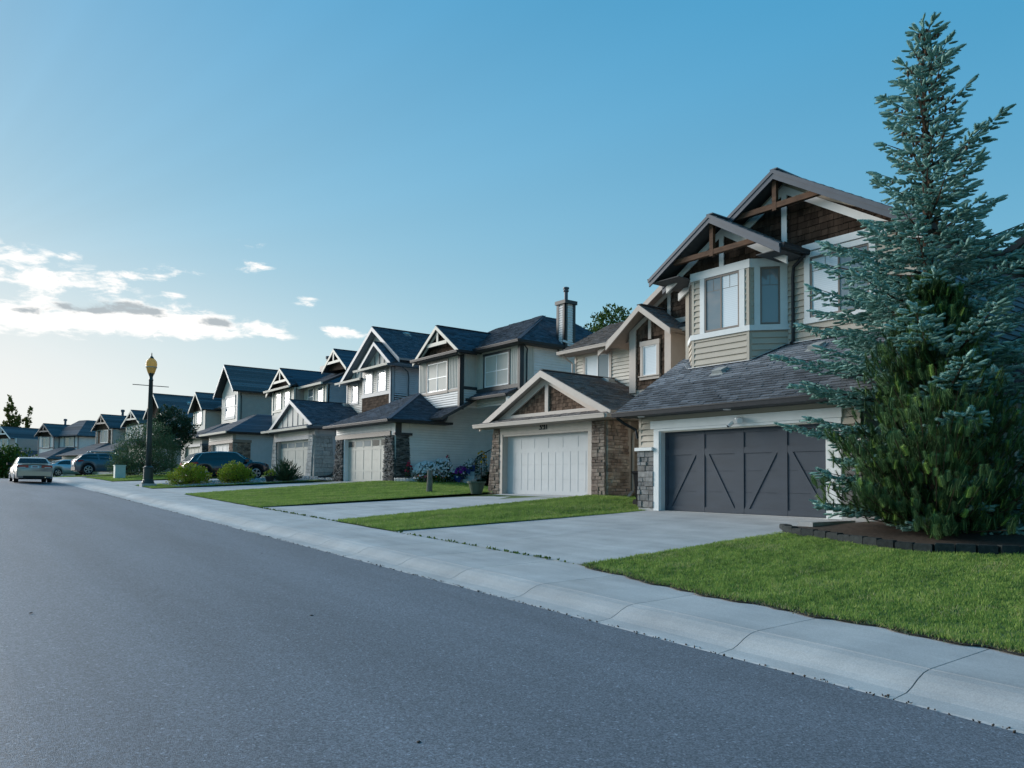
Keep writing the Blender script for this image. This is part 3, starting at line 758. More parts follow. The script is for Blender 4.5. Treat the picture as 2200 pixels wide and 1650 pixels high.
h.trim(U, [(11.85, 9.72), (8.2, 7.49), (8.2, 7.27), (11.85, 9.50)], 'white_trim', .05, 'gable_trim'); h.trim(U, [(11.85, 9.72), (15.5, 7.49), (15.5, 7.27), (11.85, 9.50)], 'white_trim', .05, 'gable_trim')
h.trim(U, rect(11.76, 11.92, 8.1, 9.5), 'white_trim', .048, 'gable_post')
h.gable(17.45, 27.5, 11.85, 3.85, 3.85, 10.05, .61, 'roof_dark', 'slate_trim', 'flat', .26, deck='soffit_dark')
mb = MB().bar((17.58, 13.2, 9.1), (17.58, 10.5, 9.1), .12, .15); h.part('truss_beam', mb, 'timber'); mb = MB().bar((17.57, 11.88, 9.78), (17.57, 11.88, 8.97), .11, .12, (0, 1, 0)); h.part('truss_post', mb, 'timber')
# bay with its own gable
bp = [(17.3, 12.5), (17.3, 14.44), (18.0, 15.14), (18.0, 11.72)]
h.part('bay_wall', MB().prism(plan(0), bp, 4.6, 7.85), 'tan_siding')
BF = front(17.3); h.boards(BF, rect(12.58, 14.36, 4.9, 5.82), 'tan_siding', .165); h.boards(BF, rect(12.58, 14.36, 5.97, 7.53), 'tan_siding', .165, [(12.63, 14.14, 5.9, 7.6)])
ang = Vector((.7, -.78, 0)).normalized(); BR = PL((17.3, 12.5, 0), ang, (0, 0, 1), (-.78, -.7, 0)); BL_ = PL((17.3, 14.44, 0), Vector((.7, .7, 0)), (0, 0, 1), (-.7, .7, 0))
LR = math.hypot(.7, .78)
h.boards(BR, rect(.06, LR, 4.95, 5.82), 'tan_siding', .165); h.boards(BL_, rect(.06, .95, 4.95, 5.82), 'tan_siding', .165)
h.boards(BR, rect(.06, LR, 5.97, 7.53), 'tan_siding', .165, [(.1, .98, 5.9, 7.6)])
for y0, y1 in ((12.49, 12.58), (14.36, 14.45)): h.trim(BF, rect(y0, y1, 4.9, 5.82), 'tan_siding', .03, 'corner_board'); h.trim(BF, rect(y0, y1, 5.97, 7.53), 'tan_siding', .03, 'corner_board')
for pl_, a, b in ((BF, 12.46, 14.48), (BR, .0, LR), (BL_, .0, .95)):
    h.trim(pl_, rect(a, b, 5.82, 5.97), 'white_trim', .06, 'sill_band'); h.trim(pl_, rect(a, b, 7.53, 7.76), 'white_trim', .055, 'head_band')
h.window(BF, 12.80, 13.98, 5.985, 7.52, 'taupe_frame', .05, [.52], 1, ('pane_blind', 'pane_mid'), grid=[(.26, .76, .26, 1), (.77, .76, .77, 1), (0, .76, 1, .76)])
for a, b in ((13.98, 14.14), (12.63, 12.80)): h.trim(BF, rect(a, b, 5.97, 7.53), 'white_trim', .045, 'casing_board')
h.window(BR, .27, .78, 5.985, 7.52, 'taupe_frame', .045, 1, 1, ('pane_mid',), grid=[(.5, .7, .5, 1), (0, .7, 1, .7)])
for a, b in ((.12, .27), (.78, .97)): h.trim(BR, rect(a, b, 5.97, 7.53), 'white_trim', .045, 'casing_board')
h.window(BL_, .27, .78, 5.985, 7.52, 'taupe_frame', .045, 1, 1, ('pane_mid',))
SG = [(11.75, 7.76), (15.1, 7.76), (13.37, 8.82)]
h.part('gable_wall', MB().prism(BF, SG, -.6, 0), 'cedar'); h.shakes(BF, [(11.75, 7.77), (15.1, 7.77), (13.37, 8.8)], .22, .16)
h.trim(BF, [(13.37, 8.83), (15.4, 7.58), (15.4, 7.38), (13.37, 8.63)], 'white_trim', .05, 'gable_trim'); h.trim(BF, [(13.37, 8.83), (11.34, 7.58), (11.34, 7.38), (13.37, 8.63)], 'white_trim', .05, 'gable_trim')
h.trim(BF, rect(13.31, 13.46, 7.76, 8.64), 'white_trim', .048, 'gable_post')
h.gable(16.72, 21.0, 13.37, 2.2, 2.2, 9.1, .61, 'roof_dark', 'slate_trim', 'flat', .24, deck='soffit_dark')
h.part('soffit', MB().box(16.75, 17.9, 11.2, 11.9, 7.62, 7.64), 'soffit_dark'); h.part('soffit', MB().box(16.75, 17.9, 14.5, 15.5, 7.62, 7.64), 'soffit_dark')
mb = MB().bar((16.86, 14.72, 8.07), (16.86, 12.0, 8.07), .12, .14); h.part('truss_beam', mb, 'timber'); mb = MB().bar((16.85, 13.37, 8.85), (16.85, 13.37, 7.96), .11, .12, (0, 1, 0)); h.part('truss_post', mb, 'timber')
h.gutter((16.74, 11.12, 7.72), (17.9, 11.12, 7.72), 'black_metal'); h.gutter((17.9, 15.62, 7.72), (16.74, 15.62, 7.72), 'black_metal')
h.downspout([(17.75, 11.14, 7.66), (17.82, 11.3, 7.58), (17.88, 11.55, 7.45), (17.89, 11.58, 7.2), (17.89, 11.58, 5.5), (17.8, 11.58, 5.42)], 'black_metal', .045)
h.part('flashing', MB().bar((17.9, 11.72, 5.45), (17.24, 12.42, 5.03), .1, .012), 'flashing'); h.part('flashing', MB().bar((17.22, 12.42, 5.01), (17.22, 14.5, 5.01), .1, .012), 'flashing'); h.part('flashing', MB().bar((17.22, 14.5, 5.01), (17.6, 14.95, 5.26), .12, .012), 'flashing')
h.part('flashing', MB().bar((17.88, 8.4, 5.43), (17.88, 11.7, 5.43), .1, .012), 'flashing')
# body behind
sd = side(8.4); h.wall(sd, rect(17.96, 27, .97, 7.8), 'tan_siding', .25); h.boards(sd, rect(18.0, 27, 1.2, 7.6), 'blue_grey_siding', .165, mode='stuff')
h.wall(PL((0, 15.2, 0), (1, 0, 0), (0, 0, 1), (0, 1, 0)), rect(17.96, 27, .97, 7.8), 'tan_siding', .25)
h.wall(PL((27, 0, 0), (0, 1, 0), (0, 0, 1), (1, 0, 0)), [(8.2, .97), (15.2, .97), (15.2, 7.7), (11.85, 9.8), (8.2, 7.7)], 'tan_siding', .2)
h.part('entry_post', MB().box(17.2, 17.36, 7.0, 7.16, .9, 3.4), 'white_trim'); h.roof([(16.9, 6.6, 3.35), (16.9, 8.5, 3.35), (18.3, 8.5, 4.1), (18.3, 6.6, 4.1)], 'roof_dark', mode='flat')
h.part('security_light', MB().lathe([(.03, 0), (.075, .02), (.075, .06), (.05, .08)], (XF-.12, 11.58, 3.26), 14).tube([(XF-.16, 11.7, 3.22), (XF-.26, 11.76, 3.12)], [.055, .045], 12).tube([(XF-.16, 11.5, 3.28), (XF-.26, 11.42, 3.24)], [.06, .07], 12).tube([(XF-.05, 11.58, 3.28), (XF-.16, 11.58, 3.28)], .05, 10), 'vinyl_white')
h.part('camera_lens', MB().tube([(XF-.255, 11.757, 3.125), (XF-.268, 11.764, 3.113)], .036, 12), 'black_metal')

# ------------------------------------------------------------------ neighbour beyond the spruce (only its edge shows)
h = House('tan neighbouring house whose grey roof edge shows past the blue spruce', (19.5, 2.5, .75))
h.wall(front(19.6), [(-2, .7), (6.6, .7), (6.6, 6.9), (2.3, 9.3), (-2, 6.9)], 'tan_siding', .3); h.wall(side(-2), rect(19.7, 28, .7, 6.9), 'tan_siding', .25)
h.wall(PL((0, 6.6, 0), (1, 0, 0), (0, 0, 1), (0, 1, 0)), rect(19.7, 28, .7, 6.9), 'tan_siding', .25); h.boards(front(19.6), rect(-1.9, 6.55, 1.0, 6.9), 'tan_siding', .165, mode='stuff')
h.window(front(19.6), 2.4, 4.2, 4.6, 6.1, 'taupe_frame', panes=('pane_mid', 'pane_light'), casing='white_trim')
h.roof([(28, 7.1, 6.95), (19.0, 7.1, 6.95), (19.0, 2.3, 9.9), (28, 2.3, 9.9)], 'roof_grey', mode='flat'); h.roof([(19.0, -2.5, 6.95), (28, -2.5, 6.95), (28, 2.3, 9.9), (19.0, 2.3, 9.9)], 'roof_grey', mode='flat')
h.part('porch_post', MB().box(17.2, 17.4, 6.2, 6.4, .6, 3.6), 'white_trim'); h.roof([(16.8, -2, 3.5), (16.8, 6.6, 3.5), (19.6, 6.6, 5.0), (19.6, -2, 5.0)], 'roof_grey', mode='flat')

# ------------------------------------------------------------------ house 391
h = House('cream house numbered 391 with white garage door and brown shingled gable', (19.0, 20.5, 1.22))
XF = 17.25; F = front(XF); ZS = 1.24; bt = 'beige_trim'
h.part('foundation', MB().box(XF+.05, 20.6, 18.0, 24.15, .5, 1.25).box(20.6, 27, 16.55, 24.15, .5, 1.25), 'concrete')
for y0, y1 in ((23.55, 24.2), (18.0, 18.75)): h.wall(F, rect(y0, y1, ZS, 3.9), 'taupe_siding', .3)
h.wall(F, rect(18.75, 23.55, 3.42, 3.9), bt, .3)
h.stones(F, [(23.72, ZS), (24.48, ZS), (24.12, 3.72), (23.72, 3.72)], 'stone_tan', (.075, .13), (.13, .34), (.05, .09), name='stone'); h.stones(F, [(17.93, ZS), (18.56, ZS), (18.56, 3.72), (17.95, 3.72)], 'stone_tan', (.075, .13), (.13, .34), (.05, .09), name='stone')
SP = side(17.95); h.stones(SP, [(XF+.02, ZS), (18.3, ZS), (18.2, 3.72), (XF+.02, 3.72)], 'stone_tan', (.075, .13), (.13, .34), (.05, .09), mode='stuff')
h.wall(SP, rect(17.5, 20.6, ZS, 4.05), 'taupe_siding', .2); h.boards(SP, rect(18.32, 20.6, ZS+.1, 3.85), 'taupe_siding', .15)
h.trim(SP, rect(18.22, 18.34, ZS+.1, 3.85), bt, .045, 'corner_board')
h.wall(PL((0, 24.2, 0), (1, 0, 0), (0, 0, 1), (0, 1, 0)), rect(17.5, 20.6, ZS, 4.0), 'taupe_siding', .2)
h.trim(F, rect(18.57, 23.71, 3.5, 3.9), bt, .05, 'door_header'); h.trim(F, rect(23.55, 23.71, ZS, 3.5), bt, .05, 'door_casing'); h.trim(F, rect(18.57, 18.75, ZS, 3.5), bt, .05, 'door_casing')
h.trim(F, rect(18.75, 23.55, 3.42, 3.5), bt, .03, 'door_casing'); h.part('door_jamb', MB().box(XF, XF+.2, 23.53, 23.555, ZS, 3.42), bt)
pl = front(17.45); Z0, Z1, D0, D1 = ZS+.02, 3.42, 18.72, 23.55
dr = h.door(17.45, D0, D1, Z0, Z1, 'white_door', style='none'); wm = 'white_door'; H4 = (Z1-Z0)/4
for k, c in enumerate(lin(D0+.04, D1-.04, 13)):
    if k in (0, 12): h.part('stile', MB().prism(pl, rect(c-.04, c+.04, Z0, Z1), 0, .007), wm, dr); continue
    h.part('stile', MB().prism(pl, rect(c-.045, c+.045, Z0+.14, Z1-H4-.1), 0, .007), wm, dr)
    if k % 2 == 0: h.part('stile', MB().prism(pl, rect(c-.045, c+.045, Z1-H4+.055, Z1-.12), 0, .007), wm, dr)
for z0, z1 in ((Z0, Z0+.14), (Z1-H4-.1, Z1-H4+.055), (Z1-.12, Z1)): h.part('rail', MB().prism(pl, rect(D0+.083, D1-.083, z0, z1), 0, .006), wm, dr)
# house number
num = MB()
def digit(u, segs):
    for a0, b0, a1, b1 in segs: num.bar(F.p(u-a0*1.2, 3.585+b0*1.12, .062), F.p(u-a1*1.2, 3.585+b1*1.12, .062), .034, .032, F.n)
d3 = [(0, .2, .09, .2), (.09, .2, .1, .15), (.1, .15, .035, .105), (.035, .105, .1, .06), (.1, .06, .09, .01), (.09, .01, 0, .01)]
d9 = [(.1, .2, .02, .2), (.01, .2, .01, .11), (.01, .1, .1, .1), (.1, .2, .1, .01), (.1, .01, .01, .01)]
d1 = [(.05, .0, .05, .21), (.05, .2, .02, .17)]
digit(21.30, d3); digit(21.125, d9); digit(20.95, d1); h.part('house_number', num, 'black_metal')
# garage gable with pent roof below
GY, GZ = 20.95, 5.66
h.wall(front(17.3), [(17.95, 3.85), (24.2, 3.85), (GY, 5.5)], 'cedar', .2, 'gable_wall')
h.shakes(front(17.3), [(18.6, 4.2), (23.3, 4.2), (GY, 5.35)], .16, .13, 'stuff')
GF = front(17.27)
h.trim(GF, [(GY, 5.5), (24.0, 4.02), (23.4, 4.02), (GY, 5.22)], bt, .06, 'gable_trim'); h.trim(GF, [(GY, 5.5), (17.9, 4.02), (18.5, 4.02), (GY, 5.22)], bt, .06, 'gable_trim')
h.trim(GF, rect(18.3, 23.6, 4.0, 4.2), bt, .065, 'gable_base_board'); h.trim(GF, rect(GY-.09, GY+.09, 4.2, 5.25), bt, .055, 'gable_post')
pt = (GZ-3.9)/(24.72-GY); hw = 24.72-GY
h.gable(16.95, 20.6, GY, hw, GY-17.42, GZ, pt, 'roof_brown', bt, 'stuff', .24, modeR='stuff', double=False)
h.roof([(16.72, 17.45, 3.88), (16.72, 24.72, 3.88), (17.32, 24.3, 4.12), (17.32, 17.8, 4.12)], 'roof_brown', mode='stuff', deck=bt, t=.06)
h.gutter((16.68, 24.75, 3.83), (16.68, 17.4, 3.83), bt, .13, .13); h.gutter((16.68, 17.38, 3.83), (20.5, 17.38, 3.83), bt, .12, .12)
h.part('soffit', MB().box(16.72, 17.25, 17.4, 24.7, 3.74, 3.765), 'soffit_beige'); h.part('soffit', MB().box(17.25, 20.5, 17.42, 17.97, 3.745, 3.77), 'soffit_beige')
h.downspout([(18.9, 17.42, 3.75), (18.6, 17.75, 3.5), (18.42, 17.86, 3.35), (18.42, 17.86, 1.5), (18.3, 17.75, 1.38)], bt, .04)
h.part('downspout_extension', MB().bar((18.3, 17.78, 1.42), (17.55, 17.3, 1.2), .09, .06), bt)
rp = PL((16.95, 17.42, GZ-pt*(GY-17.42)), (1, 0, 0), (0, math.cos(math.atan(pt)), math.sin(math.atan(pt)))); h.vent(rp, 3.0, 3.55)
# upper storey
XU = 20.5; U = front(XU)
h.wall(U, rect(16.5, 23.1, 3.9, 6.95), 'cream_siding', .3)
h.boards(U, rect(16.6, 23.02, 5.0, 6.9), 'cream_siding', .14, [(21.05, 22.6, 5.3, 6.85), (17.2, 19.3, 4, 7)])
h.trim(U, rect(23.02, 23.12, 5.0, 6.9), bt, .04, 'corner_board'); h.trim(U, rect(16.48, 16.6, 5.0, 6.9), bt, .04, 'corner_board')
h.window(U, 21.13, 22.5, 5.45, 6.7, 'vinyl_white', .045, [.48], 1, ('pane_mid', 'pane_blind'), casing=bt, cw=.12, ch=.16, cs=.1)
h.wall(side(16.5), rect(20.6, 27, ZS, 8.2), 'taupe_siding', .25); h.wall(PL((0, 23.1, 0), (1, 0, 0), (0, 0, 1), (0, 1, 0)), rect(20.6, 27, ZS, 6.9), 'cream_siding', .25)
h.roof([(19.9, 16.1, 6.93), (19.9, 23.5, 6.93), (22.7, 23.5, 8.42), (22.7, 16.1, 8.42)], 'roof_brown', mode='stuff', deck=bt); h.roof([(27, 23.5, 6.93), (27, 16.1, 6.93), (22.7, 16.1, 8.42), (22.7, 23.5, 8.42)], 'roof_brown', mode='flat', deck=bt)
h.gutter((19.86, 23.5, 6.88), (19.86, 20.2, 6.88), bt); h.gutter((19.86, 17.1, 6.88), (19.86, 16.1, 6.88), bt); h.part('soffit', MB().box(19.9, 20.5, 16.1, 23.5, 6.80, 6.82), 'soffit_beige')
h.downspout([(19.95, 23.3, 6.8), (20.2, 23.22, 6.62), (20.42, 23.2, 6.5), (20.42, 23.2, 5.2)], bt, .035)
# cedar box with its own gable and tall window
BX = 19.72; B = front(BX)
h.part('box_bay_wall', MB().box(BX, 20.52, 17.35, 19.27, 4.7, 7.0), bt)
h.part('box_bay_wall', MB().prism(B, [(17.35, 7.0), (19.27, 7.0), (19.27, 7.05), (18.36, 7.62), (17.35, 7.0)], -.8, -.02), 'cedar')
h.trim(B, rect(18.97, 19.28, 4.9, 7.1), bt, .06, 'bay_pilaster'); h.trim(B, rect(17.34, 17.62, 4.9, 7.0), bt, .06, 'bay_pilaster')
h.shakes(B, [(17.62, 5.0), (18.97, 5.0), (18.97, 7.2), (18.36, 7.58), (17.62, 7.15)], .16, .15, 'stuff', holes=[(17.8, 18.8, 5.3, 6.75)])
h.window(B, 17.98, 18.62, 5.45, 6.5, 'vinyl_white', .04, 1, 1, ('pane_blind',), casing=bt, cw=.12, ch=.17, cs=.14, sill=True, d=.02)
h.trim(B, rect(18.25, 18.38, 6.72, 7.45), bt, .055, 'gable_post')
h.trim(B, [(18.36, 7.66), (19.3, 7.1), (19.3, 6.92), (18.36, 7.48)], bt, .05, 'gable_trim'); h.trim(B, [(18.36, 7.66), (17.4, 7.1), (17.4, 6.92), (18.36, 7.48)], bt, .05, 'gable_trim')
h.gable(19.25, 22.0, 18.42, 1.62, 1.42, 7.88, .72, 'roof_brown', bt, 'stuff', .22, double=False, deck='soffit_beige')
# high rear gable
GU = front(20.46); h.wall(GU, [(16.4, 7.2), (20.6, 7.2), (17.3, 9.1), (16.4, 8.6)], 'cedar', .2, 'gable_wall'); h.shakes(GU, [(16.4, 7.45), (20.2, 7.45), (17.3, 8.98), (16.4, 8.5)], .17, .15, 'stuff')
h.trim(GU, [(17.3, 9.05), (20.9, 6.95), (20.9, 6.75), (17.3, 8.8)], bt, .05, 'gable_trim'); h.trim(GU, rect(16.4, 20.0, 7.28, 7.45), bt, .06, 'gable_base_board'); h.trim(GU, rect(18.02, 18.16, 7.45, 8.5), bt, .055, 'gable_post')
h.gable(20.05, 26.5, 17.3, 4.0, 1.15, 9.15, .6, 'roof_brown', bt, 'flat', .22, double=False, deck='soffit_beige')
# ------------------------------------------------------------------ grey house with dark stacked-stone piers, flowers and side steps
h = House('grey sided house with dark stacked stone piers and a siding-clad chimney', (19.5, 33.0, 1.6))
XF = 17.4; F = front(XF); ZS = 1.62; gs = 'grey_siding'; dk = 'dark_trim'
h.part('foundation', MB().box(XF+.05, 24, 32.5, 39.15, .8, 1.64).box(24, 28, 27.75, 35, .8, 1.64), 'concrete')
for y0, y1 in ((38.2, 39.2), (32.45, 33.4)): h.wall(F, rect(y0, y1, ZS, 4.5), gs, .3)
h.wall(F, rect(33.4, 38.2, 3.9, 4.5), gs, .3)
h.boards(F, rect(32.75, 39.15, 4.12, 4.5), gs, .115); h.trim(F, rect(32.9, 39.2, 3.88, 4.1), 'taupe_frame', .06, 'door_header'); h.trim(F, rect(32.43, 32.72, 3.95, 4.5), gs, .04, 'corner_board')
h.stones(F, [(32.35, ZS), (33.5, ZS), (33.35, 3.88), (32.55, 3.88)], 'ledge_dark', (.03, .06), (.08, .3), (.08, .16), mode='stuff', mortar='mortar_dark', bev=.006)
h.stones(F, [(38.15, ZS), (39.35, ZS), (38.95, 3.88), (38.2, 3.88)], 'ledge_dark', (.03, .06), (.08, .3), (.08, .16), mode='stuff', mortar='mortar_dark', bev=.006)
SP = side(32.45); h.stones(SP, [(XF+.02, ZS), (18.25, ZS), (18.1, 3.88), (XF+.02, 3.88)], 'ledge_dark', (.03, .06), (.08, .3), (.05, .12), mode='stuff', mortar='mortar_dark', bev=.006)
h.trim(SP, rect(XF, 17.7, 3.98, 4.5), dk, .05, 'corner_board'); h.trim(SP, rect(XF-.1, 18.25, 3.88, 4.0), dk, .13, 'stone_cap')
h.wall(SP, [(17.5, ZS), (24, ZS), (24, 5.9), (21.6, 5.7), (19.6, 4.7), (17.5, 4.6)], gs, .2)
h.boards(SP, [(18.15, ZS+.05), (23.6, ZS+.05), (23.6, 5.62), (22.0, 5.62), (19.8, 4.5), (18.15, 4.5)], gs, .125)
h.wall(PL((0, 39.2, 0), (1, 0, 0), (0, 0, 1), (0, 1, 0)), rect(17.5, 24, ZS, 4.5), gs, .2)
dr = h.door(17.6, 33.42, 38.18, ZS+.02, 3.88, 'cream_door', 5, ('pane_dark', 'pane_dark', 'pane_mid', 'pane_light', 'pane_dark')); h.trim(F, rect(38.05, 38.2, ZS, 3.88), 'vinyl_white', .02, 'door_casing', d0=-.2)
h.part('door_jamb', MB().box(XF-.05, XF+.2, 38.2, 38.34, ZS, 3.88), dk)
# garage hip roof
EZ = 4.58; HY = 35.5; HZ = 6.45
pitch = (HZ-EZ)/(HY-31.85)
A, B_, C_ = (16.72, 31.85, EZ), (16.72, 39.3, EZ), (16.72+3.6, 35.2, 6.4)
h.roof([A, B_, (20.3, 35.75, 6.35), (20.3, 35.2, 6.35)], 'roof_blue', mode='stuff'); h.roof([A, (19.7, 31.85, EZ+.02), (22.2, 34.2, 5.85), (22.2, 35.2, 6.35), (20.3, 35.2, 6.35)], 'roof_blue', mode='stuff')
h.roof([(23.0, 39.3, EZ), B_, (20.3, 35.75, 6.35), (23, 35.75, 6.35)], 'roof_blue', mode='flat')
h.gutter((16.68, 39.3, EZ-.06), (16.68, 31.85, EZ-.06)); h.gutter((16.7, 31.82, EZ-.06), (20.2, 31.82, EZ-.06)); h.part('soffit', MB().box(16.72, XF, 31.9, 39.3, 4.46, 4.48), 'soffit_dark'); h.part('soffit', MB().box(XF, 20.2, 31.88, 32.46, 4.465, 4.485), 'soffit_dark')
h.part('ridge_cap', MB().bar((16.72, 31.85, EZ+.02), (20.3, 35.2, 6.37), .2, .025), 'roof_blue', attr=True)
h.part('roof_vent', MB().lathe([(.16, 0), (.16, .05), (.05, .06), (.05, .22), (.1, .23), (.1, .3)], (21.2, 33.5, 5.42), 12), dk)
# porch roof climbing to the entry
h.roof([(19.0, 30.95, 4.72), (19.0, 32.6, 4.72), (22.0, 32.6, 6.3), (22.0, 30.95, 6.3)], 'roof_blue', mode='stuff', t=.1)
h.roof([(20.6, 28.0, 5.72), (20.6, 31.9, 5.72), (21.4, 31.9, 6.15), (21.4, 27.8, 6.15)], 'roof_blue', mode='stuff', t=.1); h.gutter((20.56, 31.9, 5.68), (20.56, 27.9, 5.68)); h.part('rake_board', MB().bar((19.0, 30.93, 4.66), (20.7, 30.93, 5.56), .04, .14), 'dark_trim')
h.part('porch_beam', MB().box(20.7, 20.9, 27.9, 28.1, ZS, 5.6), gs)
# upper storey: gabled front
XU = 20.2; U = front(XU)
h.wall(U, rect(31.2, 35.15, 5.38, 7.9), 'grey_siding', .3); h.boards(U, rect(31.3, 35.1, 5.4, 6.2), gs, .115)
wl_ = (32.35, 34.25, 6.22, 7.72)
h.battens(U, rect(31.3, 35.15, 6.3, 7.88), 'pale_siding', .14, [(wl_[0]-.1, wl_[1]+.1, 6.1, 7.9)])
h.window(U, *wl_, frame='vinyl_white', fw=.06, cols=2, rows=[.48], panes=('pane_light', 'pane_light', 'pane_mid', 'pane_light'), casing='taupe_frame', cw=.1, ch=.1, cs=.12)
h.trim(U, rect(31.15, 31.32, 5.2, 7.9), dk, .05, 'corner_board'); h.trim(U, rect(31.33, 35.15, 6.12, 6.24), 'taupe_frame', .045, 'belt_board', d0=0)
h.trim(PL((0, 31.2, 0), (1, 0, 0), (0, 0, 1), (0, -1, 0)), rect(20.16, 20.4, 5.2, 7.9), dk, .05, 'corner_board')
h.wall(side(31.2), rect(20.3, 21.3, 5.4, 7.95), 'pale_siding', .2)
h.battens(side(31.2), rect(20.4, 21.2, 6.35, 7.9), 'pale_siding', .14); h.trim(side(31.2), rect(20.4, 21.2, 6.2, 6.35), dk, .045, 'belt_board', d0=0); h.boards(side(31.2), rect(20.4, 21.2, 5.3, 6.2), gs, .115)
h.wall(front(20.25), [(31.0, 8.0), (34.9, 8.0), (32.85, 9.25)], 'cedar', .2, 'gable_wall'); h.shakes(front(20.22), [(31.2, 8.02), (34.6, 8.02), (32.85, 9.1)], .17, .14, 'stuff')
g_ = front(19.95)
h.trim(front(20.0), [(32.85, 9.4), (34.9, 8.02), (34.9, 7.82), (32.85, 9.18)], 'pale_trim', .05, 'gable_trim'); h.trim(front(20.0), [(32.85, 9.4), (30.9, 8.02), (30.9, 7.82), (32.85, 9.18)], 'pale_trim', .05, 'gable_trim')
h.trim(front(19.92), rect(31.95, 33.85, 8.5, 8.68), 'pale_trim', .06, 'gable_brace'); h.trim(front(19.92), rect(32.77, 32.93, 8.68, 9.25), 'pale_trim', .05, 'gable_post')
h.gable(19.8, 24.5, 32.85, 2.3, 2.1, 9.5, .70, 'roof_blue', 'pale_trim', 'stuff', .2, double=False, deck=dk)
h.roof([(19.75, 30.75, 7.98), (19.75, 35.15, 7.98), (20.25, 35.0, 8.2), (20.25, 30.9, 8.2)], 'roof_blue', mode='flat', t=.08); h.gutter((19.7, 35.2, 7.94), (19.7, 30.7, 7.94)); h.gutter((19.7, 30.7, 7.94), (20.9, 30.7, 7.98))
h.part('soffit', MB().box(19.75, 20.25, 30.75, 35.2, 7.86, 7.88), 'soffit_dark')
# upper storey: right part with hip roof
X2 = 21.2; U2 = front(X2)
h.wall(U2, rect(27.7, 31.2, 5.6, 8.1), gs, .3); w2 = (28.55, 30.5, 6.25, 7.78)
h.battens(U2, rect(27.8, 31.2, 6.2, 8.05), 'pale_siding', .14, [(w2[0]-.12, w2[1]+.12, 6.1, 8.1)])
h.window(U2, *w2, frame='vinyl_white', fw=.06, cols=2, rows=[.48], panes=('pane_light', 'pane_light', 'pane_mid', 'pane_mid'), casing=dk, cw=.1, ch=.12, cs=.02)
h.trim(U2, rect(27.7, 31.2, 6.05, 6.22), dk, .055, 'belt_board'); h.boards(U2, rect(27.85, 31.2, 5.3, 6.05), gs, .115); h.trim(U2, rect(27.66, 27.84, 5.2, 8.05), dk, .05, 'corner_board')
SR = side(27.7); h.wall(SR, rect(21.3, 28, ZS, 8.1), gs, .25); h.boards(SR, rect(22.0, 28, 4.0, 8.0), 'grey_siding', .125); h.battens(SR, rect(21.4, 22.0, 5.0, 8.0), 'pale_siding', .14); h.trim(SR, rect(21.16, 21.38, 5.2, 8.05), dk, .05, 'corner_board'); h.downspout([(21.1, 27.35, 8.0), (21.45, 27.5, 7.8), (21.5, 27.6, 7.6), (21.5, 27.6, 5.6)])
h.wall(PL((0, 35.1, 0), (1, 0, 0), (0, 0, 1), (0, 1, 0)), rect(20.3, 28, ZS, 8.0), gs, .25)
EZ2 = 8.14
a, b, c, d = (20.75, 27.25, EZ2), (20.75, 31.5, EZ2), (28.4, 27.25, EZ2), (24.2, 29.7, 10.05)
h.roof([a, (20.75, 35.5, EZ2), (23.9, 33.5, 9.95), d], 'roof_blue', mode='stuff'); h.roof([a, c, (26.0, 29.7, 10.05), d], 'roof_blue', mode='stuff'); h.roof([(28.4, 35.5, EZ2), (20.75, 35.5, EZ2), (23.9, 33.5, 9.95), (26, 33.5, 10)], 'roof_blue', mode='flat')
h.roof([(28.4, 27.25, EZ2), (28.4, 35.5, EZ2), (26, 33.5, 10), (26, 29.7, 10.05)], 'roof_blue', mode='flat')
h.gutter((20.71, 31.2, EZ2-.06), (20.71, 27.2, EZ2-.06)); h.gutter((20.71, 27.21, EZ2-.06), (28.4, 27.21, EZ2-.06)); h.part('soffit', MB().box(20.75, 28.4, 27.25, 27.75, EZ2-.14, EZ2-.12), 'soffit_dark'); h.part('soffit', MB().box(20.75, 21.25, 27.7, 31.2, EZ2-.145, EZ2-.125), 'soffit_dark')
h.part('ridge_cap', MB().bar(Vector(a)+Vector((0, 0, .02)), Vector(d)+Vector((0, 0, .02)), .2, .025), 'roof_blue', attr=True)
# chimney
ch = h.part('chimney', MB().box(23.45, 24.05, 27.2, 27.75, 7.7, 10.25), gs)
h.boards(front(23.45), rect(27.33, 27.62, 8.0, 10.1), 'grey_siding', .115, parent=ch); h.boards(side(27.2), rect(23.58, 23.92, 8.0, 10.1), 'grey_siding', .115, parent=ch)
for pl_, q in ((front(23.45), ((27.16, 27.33), (27.62, 27.78))), (side(27.2), ((23.41, 23.58), (23.92, 24.08)))):
    for a0, a1 in q: h.trim(pl_, rect(a0, a1, 7.9, 10.15), dk, .04, 'chimney_corner', parent=ch)
h.part('chimney_cap', MB().box(23.36, 24.14, 27.1, 27.85, 10.15, 10.32), dk, ch); h.part('flue', MB().lathe([(.09, 0), (.09, .5), (.13, .5), (.14, .56), (.1, .58), (.1, .62), (.15, .63), (.15, .7), (.04, .74)], (23.75, 27.48, 10.3), 14), 'slate_trim', ch)
h.part('flashing', MB().bar((23.3, 27.16, 8.35), (24.3, 27.16, 8.2), .03, .1), 'flashing')
